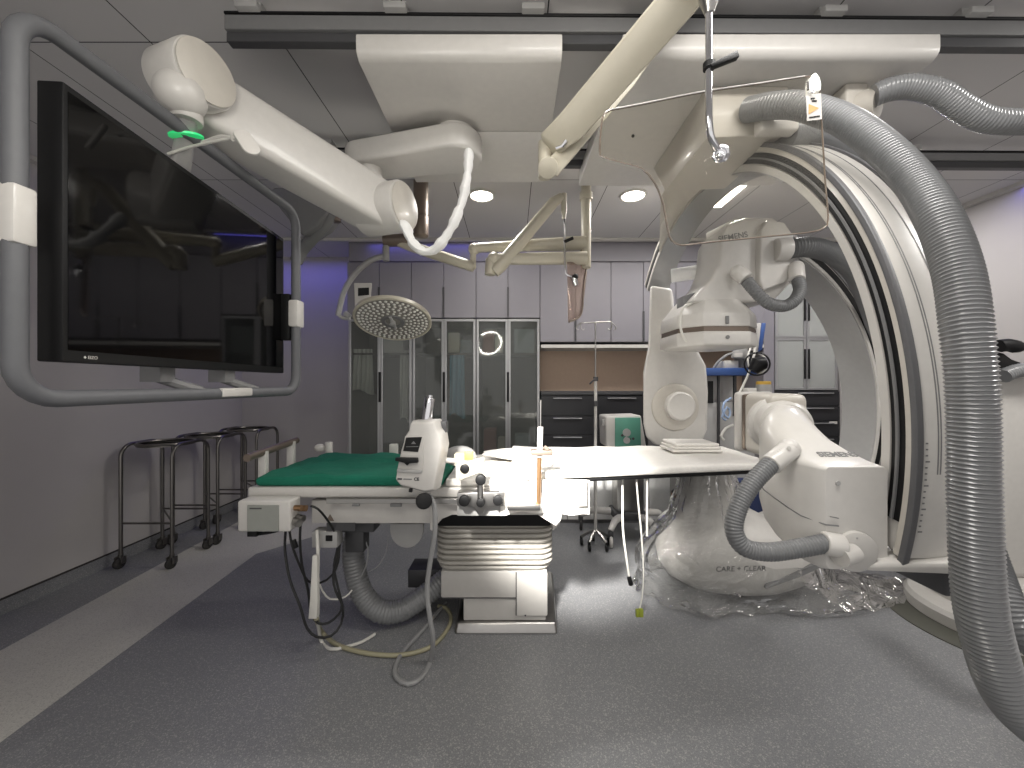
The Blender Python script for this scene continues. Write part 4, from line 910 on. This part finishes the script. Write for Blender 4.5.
# ------------------------------------------------------------------ cables under the table
def cable(nm, pts, r, m, label, step=.03): return single(nm, MB().spl(pts, r, 8, step), m, label, 'cable', None)
Yk = 2.08
cable('black_cable', [P(286,526,Yk), P(285,550,Yk), P(290,580,Yk-.03), P(300,606,Yk-.05), P(307,628,Yk-.05), P(317,637,Yk-.04), P(331,636,Yk), P(341,624,Yk+.05), P(343,607,Yk+.06), P(336,592,Yk+.06), P(333,575,Yk+.08), P(339,552,Yk+.1), P(340,534,Yk+.15)], .0065, CABLE_K, 'longest black cable looping lowest under the left end of the table')
cable('black_cable', [P(301,515,Yk-.04), P(300,540,Yk-.04), P(302,565,Yk-.02), P(308,590,Yk), P(311,612,Yk), P(318,623,Yk), P(328,623,Yk+.02), P(339,614,Yk+.05), P(342,604,Yk+.06), P(338,588,Yk+.08), P(334,566,Yk+.1), P(338,545,Yk+.13), P(336,527,Yk+.15)], .0065, CABLE_K, 'black cable looping second lowest under the left end of the table')
cable('black_cable', [P(289,527,Yk+.02), P(292,545,Yk+.02), P(300,566,Yk+.03), P(308,581,Yk+.04), P(320,583,Yk+.06), P(333,574,Yk+.08), P(339,557,Yk+.1), P(337,538,Yk+.1), P(328,521,Yk-.0), P(318,509,Yk-.06), P(311,506,Yk-.06)], .006, CABLE_K, 'black cable in the smallest, highest loop under the left end of the table')
single('cable_plug', MB().cyl(P(293,540,2.11), P(296,548,2.11), .014, bev=.003), BLACK, 'black in-line plug on a cable below the control box', 'plug')
cable('white_cable', [P(317,530,2.12), P(318,560,2.1), P(317,590,2.08), P(317,612,2.08), G(321,640,.012), G(331,649,.012), G(345,647,.012), G(362,642,.012), G(375,634,.012)], .009, CABLE_W, 'white cable running from the table end down and along the floor')
single('cable_strain_plug', MB().loft([[P(315.5,555,2.07)+Vector((a*.012, b_*.01, 0)) for a, b_ in ((-1,-1),(1,-1),(1,1),(-1,1))], [P(315,600,2.07)+Vector((a*.02, b_*.016, 0)) for a, b_ in ((-1,-1),(1,-1),(1,1),(-1,1))], [P(314,617,2.07)+Vector((a*.022, b_*.018, 0)) for a, b_ in ((-1,-1),(1,-1),(1,1),(-1,1))]], bev=.003), CABLE_W, 'white moulded plug hanging on the white cable below the table end', 'plug')
cable('floor_hose', [P(316,618,2.07), G(322,632,.016), G(336,644,.014), G(356,651,.014), G(382,655,.014), G(408,654,.014), G(432,646,.014), G(447,630,.014), G(451,617,.014), G(446,608,.014), G(438,606,.014)], .0125, CABLE_Y, 'yellowed hose lying in a wide curve on the floor left of the pedestal')
cable('thin_wire', [P(322,535,2.2), P(318,560,2.2), P(320,585,2.2), P(330,599,2.2), P(345,597,2.22), P(352,590,2.25)], .005, CABLE_W, 'thin pale wire loop hanging left of the drooping hose')
cable('thin_wire', [P(362,535,2.3), P(368,548,2.3), P(366,566,2.3), P(360,578,2.3)], .004, CABLE_G, 'thin grey wire hanging right of the drooping hose')
cable('thin_wire', [P(388,536,2.32), P(386,552,2.32), P(378,566,2.32), P(368,572,2.32)], .003, CABLE_G, 'thin grey wire hanging beside the half-round plate')
cable('hanging_lead', [P(622.5,476,2.25), P(622.5,500,2.25), P(623,530,2.25), P(626,555,2.25), P(629,576,2.25)], .0062, CABLE_W, 'thick white lead with a black end hanging below the table right of the pedestal')
single('lead_end', MB().cyl(P(629,577,2.25), P(631,585,2.25), .013, bev=.003), BLACK, 'black connector at the end of the hanging white lead', 'connector')
cable('hanging_lead', [P(636,474,2.24), P(638,500,2.24), P(641,530,2.24), P(643,556,2.24)], .005, CABLE_W, 'thin white lead hanging below the table, left of the plastic film')
cable('hanging_lead', [P(644,472,2.26), P(647,480,2.24), P(647,505,2.24), P(647,536,2.24)], .0065, CABLE_W, 'short thick white lead hanging below the table, nearest the plastic film')
cable('hanging_lead', [P(644,585,2.3), P(641,602,2.3), P(638,612,2.3)], .003, CABLE_W, 'thin clear lead end above the green clip') if False else None
cable('clear_tube', [P(643,557,2.24), P(643.5,575,2.2), P(642,598,2.16), P(638.5,612,2.13)], .0035, CABLE_W, 'thin clear tube running down to the yellow-green clip')
single('green_clip', MB().box(*(lambda c: (c.x-.02,c.x-.004,c.y,c.y+.02,c.z-.02,c.z+.02))(P(640,614,2.12)),.003).box(*(lambda c: (c.x-.004,c.x+.02,c.y,c.y+.02,c.z-.02,c.z+.022))(P(640,614,2.12)),.003), mat('yellow_green_clip', (140,150,50), .5), 'small yellow-green clip hanging near the floor right of the pedestal', 'clip')

# ================================================================== stands along the left wall
def basin_stand(x, y, label):
    t = thing('basin_stand', label, 'steel stand', (x, y, 0), 'steel ring stands along the left wall')
    w, d, h, r = .21, .19, 1.0, .014
    for sx in (-1, 1):
        pts = []
        for k in range(7): a = PI-k*PI/12; pts.append(Vector((x+sx*w, y-d+.1+.1*math.cos(a), h-.1+.1*math.sin(a))))
        for k in range(7): a = PI/2-k*PI/12; pts.append(Vector((x+sx*w, y+d-.1+.1*math.cos(a), h-.1+.1*math.sin(a))))
        part('side_hoop', MB().tube([Vector((x+sx*w, y-d, .09))]+pts+[Vector((x+sx*w, y+d, .09))], r, 12), DSTEEL, t)
    part('ring', MB().torus((x, y, h-.005), (0,0,1), .195, .012, 40, 8), DSTEEL, t)
    part('ring_band', MB().lathe([(.199,-.018),(.199,.012),(.194,.012),(.194,-.018)], (x, y, h-.005), seg=40), DSTEEL, t)
    for yy, z in ((y-d,.36),(y+d,.36)): part('cross_bar', MB().cyl((x-w, yy, z), (x+w, yy, z), .008), DSTEEL, t)
    part('cross_bar', MB().cyl((x-w, y+d, .37), (x+w, y-d, .37), .007), DSTEEL, t)
    for sx in (-1, 1):
        for sy in (-1, 1):
            cx, cy = x+sx*w, y+sy*d
            c = part('caster', MB().cyl((cx+.012-.016, cy-.02, .042), (cx+.012+.012, cy-.028, .042), .042, seg=24, bev=.008), RUBBER, t)
            part('fork', MB().box(cx-.022,cx-.012,cy-.035,cy+.012,.04,.095,.003).box(cx+.03,cx+.038,cy-.035,cy+.012,.04,.095,.003).cyl((cx,cy,.08),(cx,cy,.11),.018), DSTEEL, c)
    return t
s0 = basin_stand(-2.99, 3.38, 'steel ring stand nearest the viewer along the left wall')
dup(s0, (-2.98, 3.86, 0), 'steel ring stand in the middle of the three along the left wall')
dup(s0, (-2.97, 4.40, 0), 'steel ring stand furthest from the viewer, partly behind the green mattress end')

# ================================================================== things behind the table
# rolling stand with the teal box
sx_, sy_ = 1.15, 3.88
t = thing('rolling_stand', 'grey rolling stand with splayed castered legs, carrying the teal box', 'rolling stand', (sx_, sy_, 0))
part('column', MB().box(sx_-.13,sx_+.13,sy_-.10,sy_+.1,.26,.80,.01), STEEL, t)
part('tray', MB().box(sx_-.15,sx_+.17,sy_-.15,sy_+.15,.855,.885,.006).cyl((sx_,sy_,.79),(sx_,sy_,.856),.04), PALE, t)
part('hub', MB().box(sx_-.16,sx_+.16,sy_-.14,sy_+.14,.18,.26,.02), DARKG, t)
for i, (dx, dy) in enumerate(((-.44,.16),(-.24,-.27),(.20,-.27),(.42,.05),(.02,.30))):
    e_ = Vector((sx_+dx, sy_+dy, .14)); l_ = part('leg', MB().tube([Vector((sx_+dx*.2, sy_+dy*.2, .22)), Vector((sx_+dx*.75, sy_+dy*.75, .21)), e_], [.04,.034,.026], 10), WHITE, t)
    c = part('caster', MB().cyl(e_+Vector((-.015,-.03,-.09)), e_+Vector((.015,-.035,-.09)), .05, seg=20, bev=.012), RUBBER if i in (0,4) else WHITE, l_)
    part('fork', MB().box(e_.x-.022,e_.x+.022,e_.y-.03,e_.y+.01,.08,.14,.004), DARKG, l_)
c0 = P(627.5,431,3.55)
t = thing('teal_box', 'white box with a teal front panel of small controls, standing behind the table', 'medical device', (c0.x, 3.7, .886))
x0, x1, zz0, zz1 = P(606,0,3.55).x, P(642,0,3.55).x, .887, P(0,415.5,3.55).z
cs = part('case', MB().hexa([(x0+.01,3.57,zz0+.03),(x1+.05,3.57,zz0+.03),(x1+.05,3.85,zz0+.03),(x0+.01,3.85,zz0+.03),(x0,3.57,zz1-.01),(x1,3.57,zz1),(x1,3.85,zz1),(x0,3.85,zz1-.01)], .016, 3), OFFW, t)
part('front_panel', MB().hexa([(x0+.085,3.556,zz0+.035),(x1-.005,3.556,zz0+.035),(x1-.005,3.572,zz0+.035),(x0+.085,3.572,zz0+.035),(x0+.085,3.556,zz1-.02),(x1-.01,3.556,zz1-.02),(x1-.01,3.572,zz1-.02),(x0+.085,3.572,zz1-.02)], .006), TEAL, t)
dk = MB(); xm = (x0+x1)/2+.03
for dx, z, r in ((-.045,.145,.012),(.0,.165,.02),(.055,.115,.012)): dk.cyl((xm+dx,3.551,zz0+z), (xm+dx,3.557,zz0+z), r, seg=14)
dk.box(xm-.01,xm+.035,3.552,3.557,zz0+.105,zz0+.118)
part('gauge', MB().cyl((xm-.005,3.546,zz0+.17),(xm-.005,3.557,zz0+.17),.036).cyl((xm-.005,3.545,zz0+.10),(xm-.005,3.557,zz0+.10),.03), PALE, t); part('controls', dk, DARKG, t)
part('foot', MB().box(x0+.08,x1-.02,3.6,3.8,zz0,zz0+.031), PALE, t); part('side_catch', MB().box(x0-.022,x0+.002,3.6,3.66,zz1-.10,zz1-.035,.004), PALE, t)
# drip stand
px_, py_ = P(595.5,0,3.6).x, 3.6
t = thing('drip_stand', 'thin steel drip stand with two hooks, behind the table left of the teal box', 'drip stand', (px_, py_, 0))
part('lower_pole', MB().cyl((px_,py_,.12),(px_,py_,P(0,379,3.6).z),.014), OFFW, t)
part('upper_pole', MB().cyl((px_,py_,P(0,379,3.6).z),(px_,py_,P(0,323,3.6).z),.007), STEEL, t)
zt_ = P(0,323,3.6).z; hk = MB().cyl((px_-.135,py_,zt_),(px_+.15,py_,zt_+.012),.005)
for s_, x in ((-1,px_-.135),(1,px_+.15)): hk.spl([(x,py_,zt_+.005),(x,py_,zt_-.045),(x+.02*s_*-1,py_,zt_-.065),(x+.035*s_*-1,py_,zt_-.05)],.005).spl([(x,py_,zt_+.005),(x+.035*s_,py_,zt_-.03),(x+.04*s_,py_,zt_-.055),(x+.02*s_,py_,zt_-.062)],.005)
part('hooks', hk, STEEL, t)
part('clamp_lever', MB().cyl((px_,py_-.01,P(0,379,3.6).z-.02),(px_,py_-.01,P(0,379,3.6).z+.02),.022).tube([(px_,py_-.02,P(0,378,3.6).z),(px_-.06,py_-.03,P(0,384,3.6).z)],.008,8).cyl((px_,py_-.01,P(0,403,3.6).z-.03),(px_,py_-.01,P(0,403,3.6).z+.02),.02), DARKG, t)
for k in range(5):
    a = 2*PI*k/5+.3; e_ = Vector((px_+.13*math.cos(a), py_+.13*math.sin(a), .075))
    l_ = part('leg', MB().tube([Vector((px_,py_,.15)), Vector((px_+.07*math.cos(a),py_+.07*math.sin(a),.12)), e_], .014, 8), STEEL, t)
    part('caster', MB().cyl(e_+Vector((-.012,-.01,-.043)), e_+Vector((.012,-.01,-.043)), .03, seg=16, bev=.006).cyl(e_+Vector((0,0,-.03)), e_+Vector((0,0,.01)), .012), BLACK, l_)
# trolley with the blue shelf
ty = 3.75
t = thing('equipment_trolley', 'trolley with a blue shelf, behind the table right of the hanging tube housing', 'trolley', (2.0, ty, 0))
xa, xc = P(704,0,3.6).x, P(757,0,3.6).x
part('shelf', MB().box(xa-.1,xc,3.6,3.95,P(0,375.5,3.6).z,P(0,368,3.6).z,.006), BLUE, t)
part('body', MB().box(xa-.15,xc+.02,3.66,4.02,.32,P(0,402,3.66).z,.012), PALE, t)
part('rear_panel', MB().box(xa-.1,xc-.06,3.86,3.96,1.2,P(0,376,3.6).z,.004), OFFW, t)
part('frame_post', MB().box(P(718,0,3.64).x,P(719.5,0,3.64).x,3.63,3.66,.4,P(0,375,3.6).z).box(P(734,0,3.64).x,P(736,0,3.64).x,3.63,3.66,1.2,P(0,375,3.6).z), DARKG, t)
part('side_slot', MB().box(P(708,0,3.65).x,P(713,0,3.65).x,3.645,3.66,P(0,403,3.65).z,P(0,381,3.65).z), BLACK, t)
part('lower_cloth', MB().hexa([(xa-.05,3.5,.12),(xc+.35,3.5,.12),(xc+.35,3.85,.12),(xa-.05,3.85,.12),(xa+.1,3.55,.62),(xc+.12,3.55,.62),(xc+.12,3.85,.62),(xa+.1,3.85,.62)], .03), NAVY, t)
for x in (xa-.05, xc+.15):
    for y in (3.55, 3.85): part('caster', MB().cyl((x-.015,y,.055),(x+.015,y,.055),.055,seg=18,bev=.01).cyl((x,y,.06),(x,y,.13),.014), RUBBER, t)
zsf = P(0,368,3.6).z
cb2 = [P(714,368,3.7), P(718,362,3.68), P(727,355,3.66), P(735,353,3.66), P(742,352,3.68)]
cable('grey_tube', cb2, .012, CABLE_G, 'pinkish-grey tube arching over the blue shelf')
single('white_carton', MB().box(P(726,0,3.62).x,P(740,0,3.62).x,3.64,3.80,zsf,P(0,360.5,3.62).z,.005), WHITE, 'small white box on the blue shelf', 'box')
t = thing('monitor_unit', 'grey device with knobs on the blue shelf under the tilted blue-backed module', 'medical device', P(741,360,3.7))
part('case', MB().hexa([P(731,358,3.62),P(750,359,3.62),P(750,359,3.85),P(731,358,3.85),P(733,347,3.62),P(747,346,3.62),P(747,346,3.85),P(733,347,3.85)], .01), PALE, t)
part('knob', MB().cyl(P(737,344,3.66), P(739,347,3.68), .05).cyl(P(742,367,3.7),P(741,356,3.7),.06), MIDG, t)
part('front_plate', MB().box(P(734,0,3.61).x,P(742,0,3.61).x,3.6,3.625,P(0,357,3.61).z,P(0,353,3.61).z), WHITE, t)
t = thing('module_rack', 'tilted white module with a bright blue back, beside the frosted glass cupboard', 'medical device', P(756,352,3.7))
part('face', MB().hexa([P(749,350,3.62),P(758,352,3.62),P(758,352,3.7),P(749,350,3.7),P(752,324,3.62),P(761,323,3.62),P(761,323,3.7),P(752,324,3.7)], .006), OFFW, t)
part('blue_back', MB().hexa([P(758,352,3.62),P(762,350,3.62),P(762,350,3.72),P(758,352,3.72),P(761.5,323,3.62),P(766,323,3.62),P(766,323,3.72),P(761.5,323,3.72)], .005), BLUE, t)
sk2 = MB()
for x, y in ((755.5,327),(754.5,331.5),(754,336)): sk2.cyl(P(x,y,3.612),P(x,y,3.625),.014,seg=12)
part('socket', sk2, BLACK, t)
part('stem', MB().cyl(P(752,352,3.68), P(748,366,3.7), .018), DARKG, t)
single('handset', MB().tube([P(753,371,3.53),P(758,364,3.52),P(765,363,3.51)], [.045,.07,.055], 14).torus(P(757,364,3.47),(.3,1,0),.10,.008,24,6), BLACK, 'black handset with cables hanging at the right end of the blue shelf', 'handset')
cable('white_cable', [P(754,336,3.6), P(755,350,3.58), P(752,362,3.57), P(748,375,3.57), P(742,388,3.58), P(738,396,3.58)], .011, CABLE_W, 'white cable hanging diagonally from the tilted module past the blue shelf')
cable('white_cable', [P(753,342,3.6), P(748,356,3.56), P(750,368,3.55), P(760,373,3.55), P(766,369,3.55), P(765,358,3.56), P(756,352,3.58)], .008, CABLE_W, 'white cable looped around the black handset')
cable('blue_cable', [P(731,398,3.6), P(724,403,3.58), P(723,412,3.57), P(728,418,3.57), P(730,412,3.57), P(727,407,3.57), P(722,417,3.57), P(726,420,3.57)], .01, mat('pale_blue_cable', (150,170,200), .5), 'pale blue tangled cable hanging beside the image detector')
cable('white_cable', [P(733,425,3.6), P(726,428,3.58), P(721,436,3.57), P(724,440,3.57)], .012, CABLE_W, 'short pale cable lower down beside the image detector')
t = thing('suction_jar', 'small clear jar with a yellow lid, just above the image detector', 'jar', P(764,392,3.55))
part('body', MB().lathe([(.06,0),(.065,.01),(.06,.075),(.05,.085)], P(763.5,393,3.55)), PALE, t)
part('lid', MB().lathe([(.058,0),(.06,.004),(.058,.028),(.05,.03)], P(763.5,384.5,3.55)), YELLOW, t)
part('tray', MB().box(P(745,0,3.5).x,P(773,0,3.5).x,3.45,3.7,P(0,396,3.5).z,P(0,393,3.5).z,.004).box(P(748,0,3.5).x,P(757,0,3.5).x,3.5,3.6,P(0,393,3.5).z,P(0,388,3.5).z,.004), OFFW, t)
# stool
sc_ = P(689,494,3.38)
t = thing('round_stool', 'low round stool with a dark seat, under the right half of the table', 'stool', (sc_.x, 3.38, 0))
part('seat', MB().lathe([(.10,-.02),(.135,-.01),(.14,.01),(.12,.03)], sc_), BLACK, t)
part('seat_ring', MB().torus(sc_+Vector((0,0,-.012)), (0,0,1), .138, .01), BRASS, t)
part('column', MB().cyl((sc_.x,3.38,.10), (sc_.x,3.38,sc_.z-.01), .02), DARKG, t)
for k in range(5):
    a = 2*PI*k/5; e_ = Vector((sc_.x+.18*math.cos(a), 3.38+.18*math.sin(a), .06))
    l_ = part('leg', MB().tube([Vector((sc_.x,3.38,.12)), e_], [.02,.014], 8), DARKG, t)
    part('caster', MB().cyl(e_+Vector((-.012,0,-.032)), e_+Vector((.012,0,-.032)), .028, seg=16, bev=.005), BLACK, l_)

# ================================================================== second lamp, over the viewer (it lights the table and mirrors in the cupboard glass)
lc = Vector((-.47,.25,2.36)); ld = (Vector((.4,2.5,.9))-lc).normalized(); u1, u2 = frame(ld)
t = thing('operating_lamp', 'lit round operating lamp overhead, mirrored as a bright ring in the cupboard glass', 'surgical lamp', (lc.x, lc.y, HC))
part('lamp_head', MB().lathe([(.12,-.07),(.26,-.05),(.30,-.01),(.30,.01),(.285,.012)], lc, ld, 40), CREAM, t)
part('lens_plate', MB().lathe([(.285,.008),(.284,.012),(.05,.014)], lc, ld, 40), mat('lens_plate_white', (190,188,184), .3), t)
lm = MB()
for k in range(34):
    a = 2*PI*k/34; lm.lathe([(.017,.012),(.015,.018),(.008,.021)], lc+(u1*math.cos(a)+u2*math.sin(a))*.255, ld, 8)
o = part('lenses', lm, mat('lit_lenses', (255,255,250), .3, emit=(255,250,240), es=110), t); o['kind'] = 'stuff'
part('stem', MB().tube([lc-ld*.05, lc+Vector((-.25,-.28,.2)), Vector((-.9,-.2,2.75)), Vector((-1.0,-.2,HC-.001))], .03, 10), CREAM, t)

# ================================================================== light, camera
w = bpy.data.worlds.new('room_air'); bpy.context.scene.world = w; w.use_nodes = True
w.node_tree.nodes['Background'].inputs['Color'].default_value = (1,.97,.95,1); w.node_tree.nodes['Background'].inputs['Strength'].default_value = .9
light('added_fill_front', 'AREA', (.9, .80, 3.03), 38, (1,.97,.93), 1.4, size_y=.3)  # added fill area without a fitting, lifts the whole room's brightness
light('added_fill_right', 'AREA', (2.9, 1.2, 3.03), 38, (1,.97,.93), .6, size_y=.6)  # second added fill, no fitting; brightens the right side and the floor
light('lamp_key', 'SPOT', tuple(lc+ld*.06), 2200, (1,.97,.92), .12, (.27, 2.36, .88), spot=26, blend=.8)
for (p, q, sy, e) in (((-2.3, 4.5, HC-.05), (-2.3, 4.6, 1), .2, 4.5), ((-.6, 4.17, HC-.04), (-.6, 4.3, 2), .03, 1.2), ((XL+.12, 2.6, HC-.04), (XL+.05, 2.6, 1), 3.0, .35), ((XR-.08, 3.0, HC-.04), (XR-.02, 3.0, 1), 3.0, 3.0)):
    light('blue_cove', 'AREA', p, e, (.16,.14,1), 1.9 if sy < .3 else .04, q, size_y=sy)
cam = bpy.data.cameras.new('camera'); co = bpy.data.objects.new('camera', cam); C.objects.link(co)
co.location = (0, 0, H0); co.rotation_euler = (PI/2, 0, 0); cam.sensor_width = 36; cam.lens = F/1024*36; cam.clip_start = .02
sc = bpy.context.scene; sc.camera = co
sc.view_settings.view_transform = 'Standard'; sc.view_settings.look = 'None'; sc.view_settings.exposure = 0
